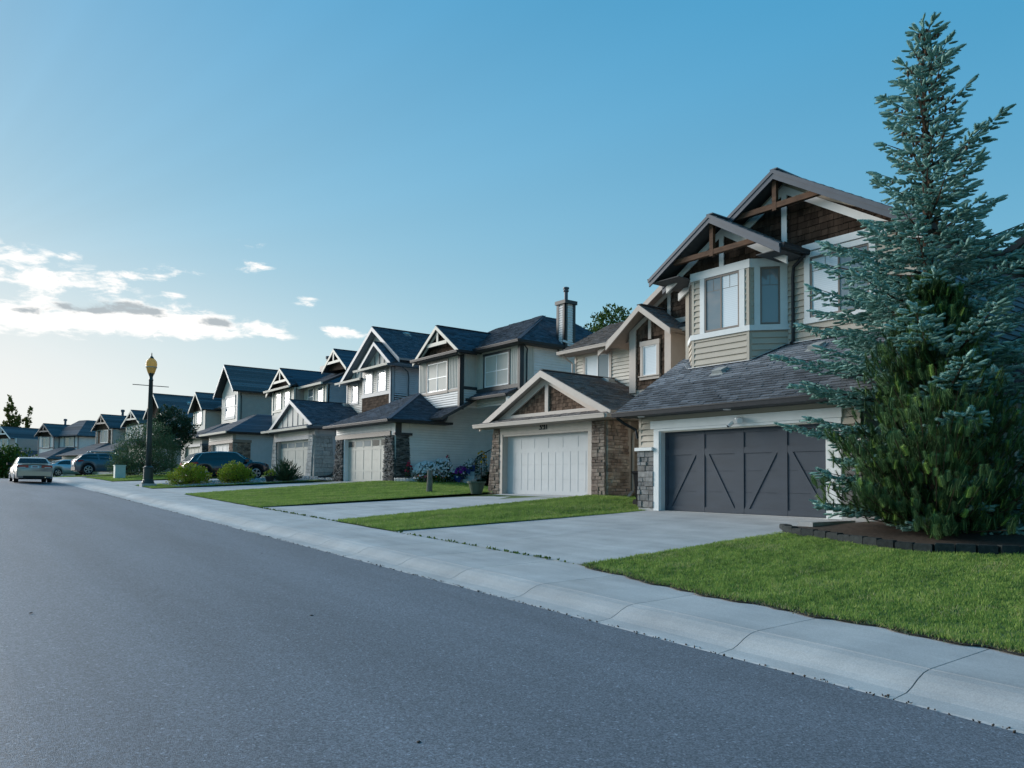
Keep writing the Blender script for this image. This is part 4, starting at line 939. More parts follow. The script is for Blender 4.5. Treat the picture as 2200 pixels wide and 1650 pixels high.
# side steps and railing
stp = h.part('porch', MB().box(21.6, 24, 30.2, 32.3, .9, 2.45), 'concrete')
for i in range(4): h.part('step', MB().box(20.4+i*.3, 21.62, 30.4, 31.9, 1.2, 1.62+.19*(i+1)), 'concrete')
rl = MB()
rl.tube([(20.55, 30.42, 2.6), (20.62, 30.42, 2.78), (20.8, 30.42, 2.9), (22.0, 30.42, 3.5), (23.5, 30.42, 3.5)], .022, 6); rl.tube([(20.62, 30.42, 1.75), (20.62, 30.42, 2.76)], .02, 6); rl.tube([(20.6, 30.42, 1.95), (22.0, 30.42, 2.6), (23.5, 30.42, 2.6)], .014, 5)
for i in range(10): x = 20.72+i*.14; rl.tube([(x, 30.42, 1.98+(x-20.6)*.46), (x, 30.42, 2.84+(x-20.7)*.49)], .009, 5)
h.part('stair_railing', rl, 'black_metal')

# ------------------------------------------------------------------ house with pale block piers and board-and-batten gables
h = House('blue-grey house with pale block stone piers and a steep board-and-batten gable', (20.0, 45.5, 1.85))
XF = 17.75; F = front(XF); ZS = 1.88; gm = 'warm_grey_siding'; gt = 'grey_trim'
h.part('foundation', MB().box(XF+.05, 24, 43.15, 49.85, .8, 1.89).box(24, 28, 39.65, 46.5, .8, 1.89), 'concrete')
for y0, y1 in ((49.1, 49.9), (43.1, 44.0)): h.wall(F, rect(y0, y1, ZS, 4.75), gm, .3)
h.wall(F, rect(44.0, 49.1, 4.15, 4.75), 'pale_trim', .3); h.trim(F, rect(43.3, 49.6, 4.15, 4.4), gt, .06, 'door_header')
h.stones(F, [(43.4, ZS), (44.25, ZS), (43.85, 4.38), (43.15, 4.38)][::1], 'block_light', (.2, .28), (.25, .5), (.05, .08), bev=.012, gap=.012); h.stones(F, [(49.2, ZS), (50.35, ZS), (49.85, 4.38), (49.35, 4.38)], 'block_light', (.2, .28), (.25, .5), (.05, .08), gap=.012)
SP = side(43.1); h.stones(SP, [(XF+.02, ZS), (19.0, ZS), (18.85, 4.32), (XF+.02, 4.32)], 'block_light', (.2, .3), (.3, .62), (.05, .08), gap=.012)
h.trim(SP, rect(XF, 18.95, 4.32, 4.42), gt, .1, 'stone_cap'); h.trim(SP, rect(XF, 18.0, 4.42, 4.75), gt, .05, 'corner_board')
h.wall(SP, rect(18.0, 24, ZS, 4.75), 'blue_grey_siding', .2); h.boards(SP, rect(19.0, 23.5, ZS+.1, 4.7), 'blue_grey_siding', .12, mode='stuff'); h.downspout([(19.4, 42.7, 4.7), (19.2, 42.9, 4.4), (19.15, 43.0, 4.2), (19.15, 43.0, 2.1)], 'slate_trim', .05)
h.wall(PL((0, 49.9, 0), (1, 0, 0), (0, 0, 1), (0, 1, 0)), rect(18, 24, ZS, 4.7), gm, .2)
h.door(17.95, 44.0, 49.2, ZS+.02, 4.15, 'cream_door', 4, ('pane_light', 'pane_light', 'pane_light', 'pane_mid')); h.part('door_jamb', MB().box(XF, XF+.2, 49.2, 49.4, ZS, 4.15), 'taupe_frame')
GY, GZ = 46.5, 6.7
h.wall(front(17.8), [(43.2, 4.85), (49.8, 4.85), (GY, 6.5)], 'pale_siding', .2, 'gable_wall'); h.trim(front(17.72), [(43.4, 4.86), (49.6, 4.86), (GY, 6.45)], 'pale_siding', .02, 'gable_panel')
for k in range(-3, 4): 
    y = GY+k*.85; z = 6.4-abs(y-GY)*.5
    if z > 5.0: h.trim(front(17.70), rect(y-.025, y+.025, 4.9, z), 'slate_trim', .03, 'batten')
h.gable(17.5, 24.5, GY, 3.75, 3.75, GZ, .475, 'roof_blue', gt, 'stuff', .24, double=False); h.roof([(17.15, 42.6, 4.82), (17.15, 50.4, 4.82), (17.8, 50.1, 5.06), (17.8, 42.9, 5.06)], 'roof_blue', mode='flat', t=.08)
h.gutter((17.1, 50.45, 4.78), (17.1, 42.6, 4.78), 'pale_trim', .13, .12); h.gutter((17.1, 42.6, 4.78), (23, 42.6, 4.78), 'slate_trim'); h.part('soffit', MB().box(17.15, XF, 42.6, 50.4, 4.68, 4.70), 'soffit_dark'); h.part('soffit', MB().box(XF, 23, 42.65, 43.12, 4.685, 4.705), 'soffit_dark')  # street-side gutter coloured pale as if lit, side run left dark
rp = PL((17.5, GY-3.75, GZ-.475*3.75), (1, 0, 0), (0, .903, .429)); h.vent(rp, 3.6, 3.85)
XU = 20.9; U = front(XU)
h.wall(U, rect(39.6, 43.4, 5.2, 8.35), gm, .3); h.boards(U, rect(39.7, 43.3, 6.95, 8.3), 'pale_siding', .115, [(42.05, 43.05, 6.9, 8.3), (40.2, 41.3, 6.9, 8.3)], mode='stuff')
h.shakes(U, rect(39.7, 43.35, 5.3, 6.75), .2, .17, 'stuff'); h.trim(U, rect(39.6, 43.4, 6.75, 6.95), gt, .06, 'belt_board'); h.trim(U, rect(39.55, 39.72, 5.3, 8.3), gt, .07, 'corner_board')
for a in (42.0, 40.25): h.window(U, a, a+1.0, 7.0, 8.2, 'vinyl_white', .05, 1, [.5], ('pane_mid', 'pane_light'), casing=gt, cw=.1, ch=.1, cs=.04)
SR = side(39.6); h.wall(SR, rect(20.95, 28, ZS, 8.35), 'blue_grey_siding', .25); h.boards(SR, rect(21.1, 27, 4.5, 8.3), 'blue_grey_siding', .12, mode='stuff'); h.trim(SR, rect(20.86, 21.06, 5.3, 8.3), gt, .05, 'corner_board'); h.shakes(SR, rect(21.1, 21.9, 5.6, 6.8), .2, .17, 'stuff'); h.downspout([(21.4, 39.2, 8.3), (21.9, 39.45, 8.1), (22.0, 39.52, 7.8), (22, 39.52, 5.6)], 'slate_trim')
XL = 21.4; UL = front(XL); h.wall(UL, rect(43.3, 46.6, 5.2, 8.0), gm, .3); h.boards(UL, rect(43.4, 46.5, 6.0, 8.0), 'pale_siding', .115, [(44.85, 46.0, 6.6, 8.0)], mode='stuff')
h.window(UL, 45.0, 45.85, 6.7, 7.9, 'vinyl_white', .05, 1, [.5], ('pane_light', 'pane_light'), casing=gt, cw=.1, ch=.1, cs=.14); h.trim(UL, rect(46.5, 46.65, 5.5, 8.0), gt, .05, 'corner_board')
h.wall(PL((0, 46.6, 0), (1, 0, 0), (0, 0, 1), (0, 1, 0)), rect(21.5, 28, ZS, 8.0), gm, .25)
h.wall(front(20.95), [(39.6, 8.3), (43.4, 8.3), (41.2, 9.75)], 'pale_siding', .3, 'gable_wall')
for k in range(-2, 3): 
    y = 41.2+k*.6; z = 9.6-abs(y-41.2)*.68
    h.trim(front(20.93), rect(y-.02, y+.02, 8.45, z), 'slate_trim', .03, 'batten')
h.gable(20.55, 25, 41.2, 2.15, 2.15, 9.95, .69, 'roof_blue', gt, 'stuff', .22, double=False); h.roof([(20.35, 38.95, 8.38), (20.35, 43.4, 8.38), (20.95, 43.3, 8.6), (20.95, 39.05, 8.6)], 'roof_blue', mode='flat', t=.07); h.gutter((20.3, 43.4, 8.35), (20.3, 38.95, 8.35), 'pale_trim'); h.gutter((20.3, 38.95, 8.35), (27, 38.95, 8.35), 'slate_trim')  # lit highlight painted into the street-side gutter only, side run dark
h.wall(front(21.42), [(39.6, 8.0), (46.6, 8.0), (42.4, 10.85)], 'pale_siding', .3, 'gable_wall')
for k in range(1, 5): 
    y = 42.4+k*.75; z = 10.75-abs(y-42.4)*.66
    h.trim(front(21.4), rect(y-.02, y+.02, 8.1, z), 'slate_trim', .03, 'batten')
h.gable(21.0, 28.3, 42.4, 4.6, 3.55, 11.1, .66, 'roof_blue', gt, 'stuff', .26, double=False); h.roof([(20.75, 43.3, 8.0), (20.75, 47.0, 8.0), (21.42, 46.8, 8.22), (21.42, 43.3, 8.22)], 'roof_blue', mode='flat', t=.07); h.gutter((20.7, 47.0, 7.96), (20.7, 43.3, 7.96), 'pale_trim')  # front gutter coloured pale for its lit face
rp = PL((21, 42.4-3.55, 11.1-.66*3.55), (1, 0, 0), (0, .835, .551)); h.vent(rp, 2.2, 3.8); h.vent(rp, 4.6, 3.8)

# ------------------------------------------------------------------ house with brick-piered white door, two trussed gables
h = House('grey house with paired windows, two small pale-trussed gables and brick garage piers', (20.0, 56.5, 2.05))
XF = 17.6; F = front(XF); ZS = 2.02
h.part('foundation', MB().box(XF+.05, 24, 58.2, 64.45, 1, 2.03).box(24, 28, 50.3, 59, 1, 2.03), 'concrete')
h.wall(F, rect(58.2, 59.2, ZS, 5.2), gm, .3); h.wall(F, rect(63.6, 64.5, ZS, 5.2), gm, .3); h.wall(F, rect(59.2, 63.6, 4.4, 5.2), 'pale_siding', .3); h.boards(F, rect(58.2, 64.4, 4.65, 5.1), 'pale_siding', .13, mode='stuff'); h.trim(F, rect(58.2, 64.4, 4.42, 4.65), 'taupe_frame', .05, 'door_header')
h.stones(F, rect(58.1, 59.0, ZS, 4.4), 'brick_brown', (.08, .1), (.15, .3), (.04, .06), mode='stuff'); h.stones(F, rect(63.75, 64.5, ZS, 4.4), 'brick_brown', (.08, .1), (.15, .3), (.04, .06), mode='stuff')
SP = side(58.15); h.stones(SP, rect(XF+.02, 18.9, ZS, 4.45), 'brick_brown', (.08, .1), (.15, .3), (.04, .06), mode='stuff'); h.trim(SP, rect(XF-.05, 18.95, 4.45, 4.65), 'taupe_frame', .1, 'stone_cap'); h.wall(SP, rect(17.8, 24, ZS, 5.2), 'blue_grey_siding', .2); h.boards(SP, rect(18.9, 23.8, ZS+.1, 5.1), 'blue_grey_siding', .12, mode='stuff'); h.boards(SP, rect(17.8, 18.9, 4.66, 5.1), 'blue_grey_siding', .12, mode='stuff')
h.door(17.8, 59.2, 63.6, ZS+.02, 4.4, 'white_door', 4)
h.roof([(17.0, 57.7, 5.22), (17.0, 64.9, 5.22), (20.2, 62.2, 6.85), (20.2, 60.6, 6.85)], 'roof_grey', mode='flat'); h.roof([(17.0, 57.7, 5.22), (23.5, 57.7, 5.22), (23.5, 60.6, 6.85), (20.2, 60.6, 6.85)], 'roof_blue', mode='flat'); h.gutter((16.96, 64.9, 5.17), (16.96, 57.7, 5.17), 'pale_trim', .14, .13); h.gutter((16.96, 57.66, 5.17), (23, 57.66, 5.17)); h.part('soffit', MB().box(17, 17.6, 57.7, 64.8, 5.08, 5.1), 'soffit_dark'); h.part('soffit', MB().box(17.6, 23, 57.72, 58.16, 5.085, 5.105), 'soffit_dark')  # front gutter has its highlight in the pale colour, side run stays black
XU = 20.8; U = front(XU)
h.wall(U, rect(54.4, 59.0, 5, 8.5), 'pale_siding', .3); h.trim(U, rect(54.4, 54.65, 6.7, 8.45), 'pale_trim', .05, 'corner_board'); h.trim(U, rect(58.75, 59.0, 6.7, 8.45), 'pale_trim', .05, 'corner_board'); h.trim(U, rect(54.65, 58.75, 6.85, 7.0), 'pale_trim', .05, 'belt_board')
for a in (57.1, 55.3): h.window(U, a, a+1.05, 7.1, 8.3, 'vinyl_white', .06, 1, [.5], ('pane_mid', 'pane_light'), casing='pale_trim', cw=.12)
h.wall(side(54.4), rect(20.9, 21.6, 5, 8.45), 'pale_siding', .2); h.battens(side(54.4), rect(20.95, 21.5, 6.0, 8.4), 'warm_grey_siding', .2)
X2 = 21.5; U2 = front(X2); h.wall(U2, rect(50.2, 54.4, 5, 8.4), 'pale_siding', .3); h.trim(U2, rect(50.15, 50.4, 5.5, 8.4), 'pale_trim', .05, 'corner_board')
for a in (52.5, 50.75): h.window(U2, a, a+1.0, 7.1, 8.3, 'vinyl_white', .06, 1, [.5], ('pane_light', 'pane_mid'), casing='pale_trim', cw=.12)
SR = side(50.2); h.wall(SR, rect(21.6, 28, ZS, 8.5), 'blue_grey_siding', .25); h.boards(SR, rect(21.7, 27.5, 5.0, 8.4), 'blue_grey_siding', .12, mode='stuff')
h.wall(PL((0, 59, 0), (1, 0, 0), (0, 0, 1), (0, 1, 0)), rect(20.9, 28, ZS, 8.4), 'pale_siding', .25)
def trussed(h, x, yr, hl, hr, zr, p, mat='roof_blue', tm='pale_trim', back=5):
    h.wall(front(x+.35), [(yr-hr*.85, zr-hr*p), (yr+hl*.85, zr-hl*p), (yr, zr-.25)], 'cedar', .2, 'gable_wall')
    k = (hl+hr)/2*.5; h.trim(front(x+.05), rect(yr-k, yr+k, zr-k*p-.3, zr-k*p-.12), tm, .06, 'gable_brace'); h.trim(front(x+.05), rect(yr-.09, yr+.09, zr-k*p-.12, zr-.2), tm, .05, 'gable_post')
    h.gable(x, x+back, yr, hl, hr, zr, p, mat, tm, 'flat', .22, double=False, deck=dk)
trussed(h, 20.45, 56.6, 2.9, 2.3, 10.1, .62); h.roof([(20.3, 54.0, 8.52), (20.3, 59.4, 8.52), (20.9, 59.2, 8.8), (20.9, 54.2, 8.8)], 'roof_blue', mode='flat', t=.08); h.gutter((20.25, 59.4, 8.48), (20.25, 54.0, 8.48), 'pale_trim', .14, .13)
h.roof([(21.0, 49.8, 8.42), (21.0, 54.6, 8.42), (24, 54.6, 9.9), (24, 49.8, 9.9)], 'roof_blue', mode='flat'); h.gutter((20.96, 54.2, 8.38), (20.96, 49.8, 8.38), 'pale_trim', .14, .13); h.roof([(21.0, 54.0, 8.5), (28, 54.0, 8.5), (28, 56.6, 10.1), (21.0, 56.6, 10.1)], 'roof_blue', mode='flat')
trussed(h, 22.1, 50.6, 1.95, 2.2, 10.95, .70)
h.part('chimney_stack', MB().box(23.8, 25.0, 56.2, 57.0, 9.8, 10.6).lathe([(.12, 0), (.12, .6), (.2, .62), (.2, .8), (.05, .84)], (24.3, 56.6, 10.6), 12), 'slate_trim')

# ------------------------------------------------------------------ house with the big gridded gable window
h = House('grey house with a tall gable over one wide gridded window', (19.8, 68.5, 2.15)); oy = 68.5
XF = 17.5; F = front(XF); ZS = 2.15
h.part('foundation', MB().box(XF+.05, 24, oy-2.55, oy+3.35, 1, 2.16), 'concrete')
h.wall(F, rect(oy-2.6, oy-2.05, ZS, 5.1), 'warm_grey_siding', .3); h.wall(F, rect(oy+2.2, oy+3.4, ZS, 5.1), 'warm_grey_siding', .3); h.wall(F, rect(oy-2.05, oy+2.2, 4.4, 5.1), 'pale_siding', .3); h.trim(F, rect(oy-2.3, oy+2.6, 4.4, 4.62), 'grey_trim', .05, 'door_header'); h.door(17.7, oy-2.05, oy+2.2, ZS, 4.4, 'cream_door', 4)
SP = side(oy-2.6); h.stones(SP, rect(XF+.02, 18.9, ZS, 4.45), 'ledge_dark', (.08, .12), (.15, .3), (.04, .06), mode='stuff', mortar='mortar_dark'); h.trim(SP, rect(XF-.05, 18.95, 4.45, 4.62), 'slate_trim', .1, 'stone_cap'); h.wall(SP, rect(17.8, 24, ZS, 5.1), 'warm_grey_siding', .2)
h.roof([(16.95, oy-3.0, 5.15), (16.95, oy+3.7, 5.15), (20.2, oy+1.2, 6.6), (20.2, oy-.4, 6.6)], 'roof_grey', mode='flat'); h.roof([(16.95, oy-3.0, 5.15), (23, oy-3.0, 5.15), (23, oy-.4, 6.6), (20.2, oy-.4, 6.6)], 'roof_grey', mode='flat'); h.gutter((16.9, oy+3.7, 5.1), (16.9, oy-3.0, 5.1))
XU = 20.6; U = front(XU); y0, y1 = oy-2.0, oy+2.3
h.wall(U, [(y0, 5), (y1, 5), (y1, 9.3), (oy+.1, 11.3), (y0, 9.3)], 'pale_siding', .3); h.boards(U, rect(y0+.1, y1-.1, 6.3, 8.0), 'cream_siding', .12, mode='stuff', holes=[(oy-1.4, oy+1.4, 6.9, 9.2)])
h.trim(U, rect(y0, y0+.2, 6.2, 9.3), 'grey_trim', .05, 'corner_board'); h.trim(U, rect(y0+.2, y1, 8.0, 8.15), 'grey_trim', .04, 'belt_board', d0=0)
h.window(U, oy-1.15, oy+1.15, 7.2, 8.85, 'vinyl_white', .06, 3, [.5], ('pane_mid', 'pane_light', 'pane_light', 'pane_light', 'pane_mid', 'pane_light'), casing='grey_trim', cw=.18, ch=.2, cs=.25)
SR = side(y0); h.wall(SR, rect(20.7, 28, ZS, 9.3), 'warm_grey_siding', .25); h.boards(SR, rect(20.8, 28, 5.2, 9.2), 'warm_grey_siding', .12, mode='stuff'); h.downspout([(20.75, y0-.15, 9.1), (20.85, y0-.1, 8.8), (20.85, y0-.1, 6.3)])
h.wall(PL((0, y1, 0), (1, 0, 0), (0, 0, 1), (0, 1, 0)), rect(20.7, 28, ZS, 9.3), 'pale_siding', .25)
h.gable(20.0, 28.3, oy+.1, 2.75, 2.55, 11.75, .95, 'roof_grey', 'grey_trim', 'flat', .24, double=False, deck=dk); h.gutter((20.0, oy-2.48, 9.25), (28.3, oy-2.48, 9.25)); rp = PL((20, oy-2.45, 9.3), (1, 0, 0), (0, .72, .69)); h.vent(rp, 5.0, 3.1)

# ------------------------------------------------------------------ the row round the bend
def far_house(label, oy, z, xg, xu, gables, walls, sidewin=None, garage=None, wallmat='warm_grey_siding', roof='roof_grey', tm='grey_trim', hip=None, chim=None, cedar=False, truss=False):
    h = House(label, (xu, oy, z))
    for (y0, y1, zb, zt, x) in walls:
        h.wall(front(x), rect(oy+y0, oy+y1, z, zt), wallmat, .3); h.wall(side(oy+y0), rect(x+.05, x+8, z, zt), wallmat, .2); h.boards(side(oy+y0), rect(x+.1, x+8, z+2.4, zt), wallmat, .14, mode='stuff'); h.wall(PL((0, oy+y1, 0), (1, 0, 0), (0, 0, 1), (0, 1, 0)), rect(x+.05, x+8, z, zt), wallmat, .2)
        h.trim(front(x), rect(oy+y0-.02, oy+y0+.16, zb, zt), tm, .05, 'corner_board'); h.trim(front(x), rect(oy+y1-.16, oy+y1+.02, zb, zt), tm, .05, 'corner_board'); h.part('foundation', MB().box(x, x+8, oy+y0, oy+y1, z-1.5, z+.01), 'concrete')
    for (yr, hl, hr, zr, p, x, tr) in gables:
        yr = oy+yr
        if tr: trussed(h, x, yr, hl, hr, zr, p, roof, tm, 8.3)
        else:
            h.wall(front(x+.4), [(yr-hr*.85, zr-hr*p), (yr+hl*.85, zr-hl*p), (yr, zr-.25)], 'cedar' if cedar else wallmat, .2, 'gable_wall'); h.gable(x, x+8.3, yr, hl, hr, zr, p, roof, tm, 'flat', .22, double=False, deck=dk)
            rp = PL((x, yr-hr, zr-p*hr), (1, 0, 0), (0, math.cos(math.atan(p)), math.sin(math.atan(p)))); h.vent(rp, 3.4, hr*.9)
    for (a, b, c, d, x, cols, pn) in (sidewin or []): h.window(front(x), oy+a, oy+b, c, d, 'vinyl_white', .07, cols, 1, pn, casing=tm, cw=.14)
    if hip:
        y0, y1, ze, zt, x0, x1 = hip; y0 += oy; y1 += oy; m = min((y1-y0)/2, 2.6)
        h.roof([(x0, y0, ze), (x0, y1, ze), (x0+m, y1-m, zt), (x0+m, y0+m, zt)], roof, mode='flat'); h.roof([(x0, y0, ze), (x1, y0, ze), (x1-m, y0+m, zt), (x0+m, y0+m, zt)], roof, mode='flat'); h.roof([(x1, y1, ze), (x0, y1, ze), (x0+m, y1-m, zt), (x1-m, y1-m, zt)], roof, mode='flat')
    if garage:
        y0, y1, ze = garage; y0 += oy; y1 += oy; F = front(xg)
        h.wall(F, rect(y0+.3, y0+.8, z, ze), wallmat, .3); h.wall(F, rect(y1-.8, y1-.3, z, ze), wallmat, .3); h.wall(F, rect(y0+.8, y1-.8, z+2.2, ze), 'pale_siding', .3); h.door(xg+.2, y0+.8, y1-.8, z, z+2.2, 'cream_door', 4)
        h.wall(side(y0+.3), rect(xg+.05, xu+1, z, ze), wallmat, .2); h.wall(PL((0, y1-.3, 0), (1, 0, 0), (0, 0, 1), (0, 1, 0)), rect(xg+.05, xu+1, z, ze), wallmat, .2)
        h.roof([(xg-.5, y0, ze), (xg-.5, y1, ze), (xg+3, y1-2.2, ze+1.5), (xg+3, y0+2.2, ze+1.5)], roof, mode='flat'); h.roof([(xg-.5, y0, ze), (xu+2, y0, ze), (xu+2, y0+2.2, ze+1.5), (xg+3, y0+2.2, ze+1.5)], roof, mode='flat'); h.gutter((xg-.54, y1, ze-.05), (xg-.54, y0, ze-.05), 'dark_trim', .13)
        h.part('garage_foundation', MB().box(xg, xu, y0+.3, y1-.3, z-1.5, z+.01), 'concrete')
    if chim: h.part('flue', MB().lathe([(.14, 0), (.14, .9), (.22, .92), (.22, 1.15), (.05, 1.2)], (chim[0], oy+chim[1], chim[2]), 10), 'slate_trim')
    return h
far_house('pale house with a narrow gabled window bay over cedar, behind the willow shrub', 72.9, 2.2, 17.5, 20.0, [(1.25, 1.9, 1.85, 9.8, .92, 19.5, False)], [(-.2, 2.95, 6.1, 8.2, 20.0)],
          [(.85, 2.1, 6.9, 8.0, 20.0, 2, ('pane_mid', 'pane_light'))], None, 'pale_siding', 'roof_grey', 'pale_trim', cedar=True, hip=(-4.5, 3.4, 8.2, 9.7, 20.6, 28))
far_house('long grey-roofed house rising behind the willow shrub and lamp post', 79.5, 2.1, 17.0, 20.0, [(5.6, 2.8, 2.8, 10.6, .9, 19.5, False)], [(3.1, 8.2, 5, 8.1, 20.0)],
          [(4.6, 6.6, 6.2, 7.6, 20.0, 2, ('pane_mid', 'pane_light'))], (-1.5, 5.0, 4.9), 'blue_grey_siding', 'roof_grey', 'pale_trim', cedar=True)
far_house('small grey house with a pale trussed gable beyond the willow shrub', 88.4, 1.75, 16.8, 20.0, [(1.08, 2.6, 2.4, 9.15, .65, 19.5, True)], [(-1.2, 3.4, 5, 7.55, 20.0)],
          [(.2, 1.9, 6.0, 7.2, 20.0, 2, ('pane_mid', 'pane_light'))], (-3, 4, 4.5), 'grey_siding', 'roof_grey', 'pale_trim')
hh = far_house('grey house with a cedar bay under a timbered gable behind the grey SUV', 96.7, 1.4, 16.8, 20.0, [(-.45, 2.35, 2.2, 9.06, .75, 19.5, True)], [(-2.4, 1.7, 5.2, 7.35, 20.0)],
          [(-1.35, .5, 5.75, 7.2, 20.0, 2, ('pane_light', 'pane_mid'))], (-4.0, 3.2, 4.2), 'pale_siding', 'roof_grey', 'taupe_frame', chim=(22, -.4, 8.6), hip=(-8.5, -1.8, 7.4, 9.0, 20.6, 28))
hh.shakes(front(20.0), rect(96.7-2.0, 96.7+1.3, 5.1, 7.2), .3, .25, 'stuff', holes=[(96.7-1.5, 96.7+.7, 5.5, 7.4)])
hh = far_house('grey half-timbered house with two square windows and a hipped roof', 108.2, .9, 16.8, 20.0, [(1.02, 2.15, 2.45, 8.5, .7, 19.5, True)], [(-.75, 3.1, 4.4, 6.9, 20.0), (-5.3, -.75, 4.4, 6.85, 20.6)],
          [(.35, 2.05, 5.45, 6.75, 20.0, 2, ('pane_light', 'pane_mid')), (-4.35, -2.15, 5.5, 6.7, 20.6, 2, ('pane_light', 'pane_mid'))], (-6.5, -.5, 3.9), 'grey_siding', 'roof_grey', 'slate_trim', chim=(23, 2.6, 8.2), hip=(-5.8, 1.2, 6.85, 9.0, 20.1, 28))
hh.trim(front(20.0), rect(108.2-.5, 108.2+3.0, 5.35, 5.5), 'slate_trim', .03, 'belt_board', d0=0); hh.trim(front(20.6), rect(108.2-5.2, 108.2-.9, 5.35, 5.5), 'slate_trim', .03, 'belt_board', d0=0)
far_house('grey-roofed house with a white trussed gable below the poplars', 117.1, .7, 16.8, 20.0, [(1.14, 2.3, 2.3, 8.4, .7, 19.5, True)], [(-1.7, 3.6, 4.2, 6.8, 20.0)],
          [(.3, 1.8, 5.4, 6.7, 20.0, 2, ('pane_light', 'pane_mid'))], (-5.5, 1.5, 3.7), 'warm_grey_siding', 'roof_grey', 'white_trim')
far_house('low house whose hipped roof shows between the poplars and the half-timbered house', 114, .9, 29, 33, [], [(-4, 5, 4, 7.4, 33.0)], None, None, 'warm_grey_siding', 'roof_grey', 'grey_trim', hip=(-4.5, 5.5, 7.4, 9.6, 32.4, 41))

# ------------------------------------------------------------------ street lamp
def at(s_, l_, dz=0): return P3(s_, l_, dz)
px_, py_, pz_ = at(8.42, 41.4)
lp = empty('street_lamp', (px_, py_, pz_-.02), 0, 'dark green street lamp with an acorn globe and banner bar on the verge', 'street lamp')
MB().box(-.33, .33, -.33, .33, -.3, .16).obj('footing', 'concrete', lp)
MB().lathe([(.30, .16), (.30, .22), (.27, .26), (.27, .32), (.235, .36), (.225, .9), (.25, .93), (.25, .97), (.2, 1.0), (.15, 1.04)], n=16).obj('base', 'lamp_green', lp, smooth=False)
MB().lathe([(.135, 1.0), (.13, 2.4), (.095, 5.3), (.11, 5.31), (.11, 5.36), (.09, 5.38), (.085, 5.5), (.13, 5.62), (.17, 5.66)], n=16).obj('post', 'lamp_green', lp, smooth=True)
MB().tube([(-.84, 0, 5.05), (.84, 0, 5.05)], .02, 8).obj('banner_bar', 'lamp_green', lp)
gl = MB().lathe([(.15, 5.66), (.2, 5.8), (.25, 5.98), (.265, 6.12), (.24, 6.28), (.16, 6.38), (.10, 6.42)], n=20).obj('globe', 'lamp_glass', lp, smooth=True)
MB().lathe([(.255, 5.955), (.272, 5.965), (.272, 5.985), (.255, 5.995)], n=20).obj('globe_band', 'galv', gl); MB().lathe([(.10, 6.42), (.11, 6.44), (.075, 6.5), (.03, 6.54), (.02, 6.68), (.005, 6.72)], n=14).obj('finial', 'lamp_green', lp)

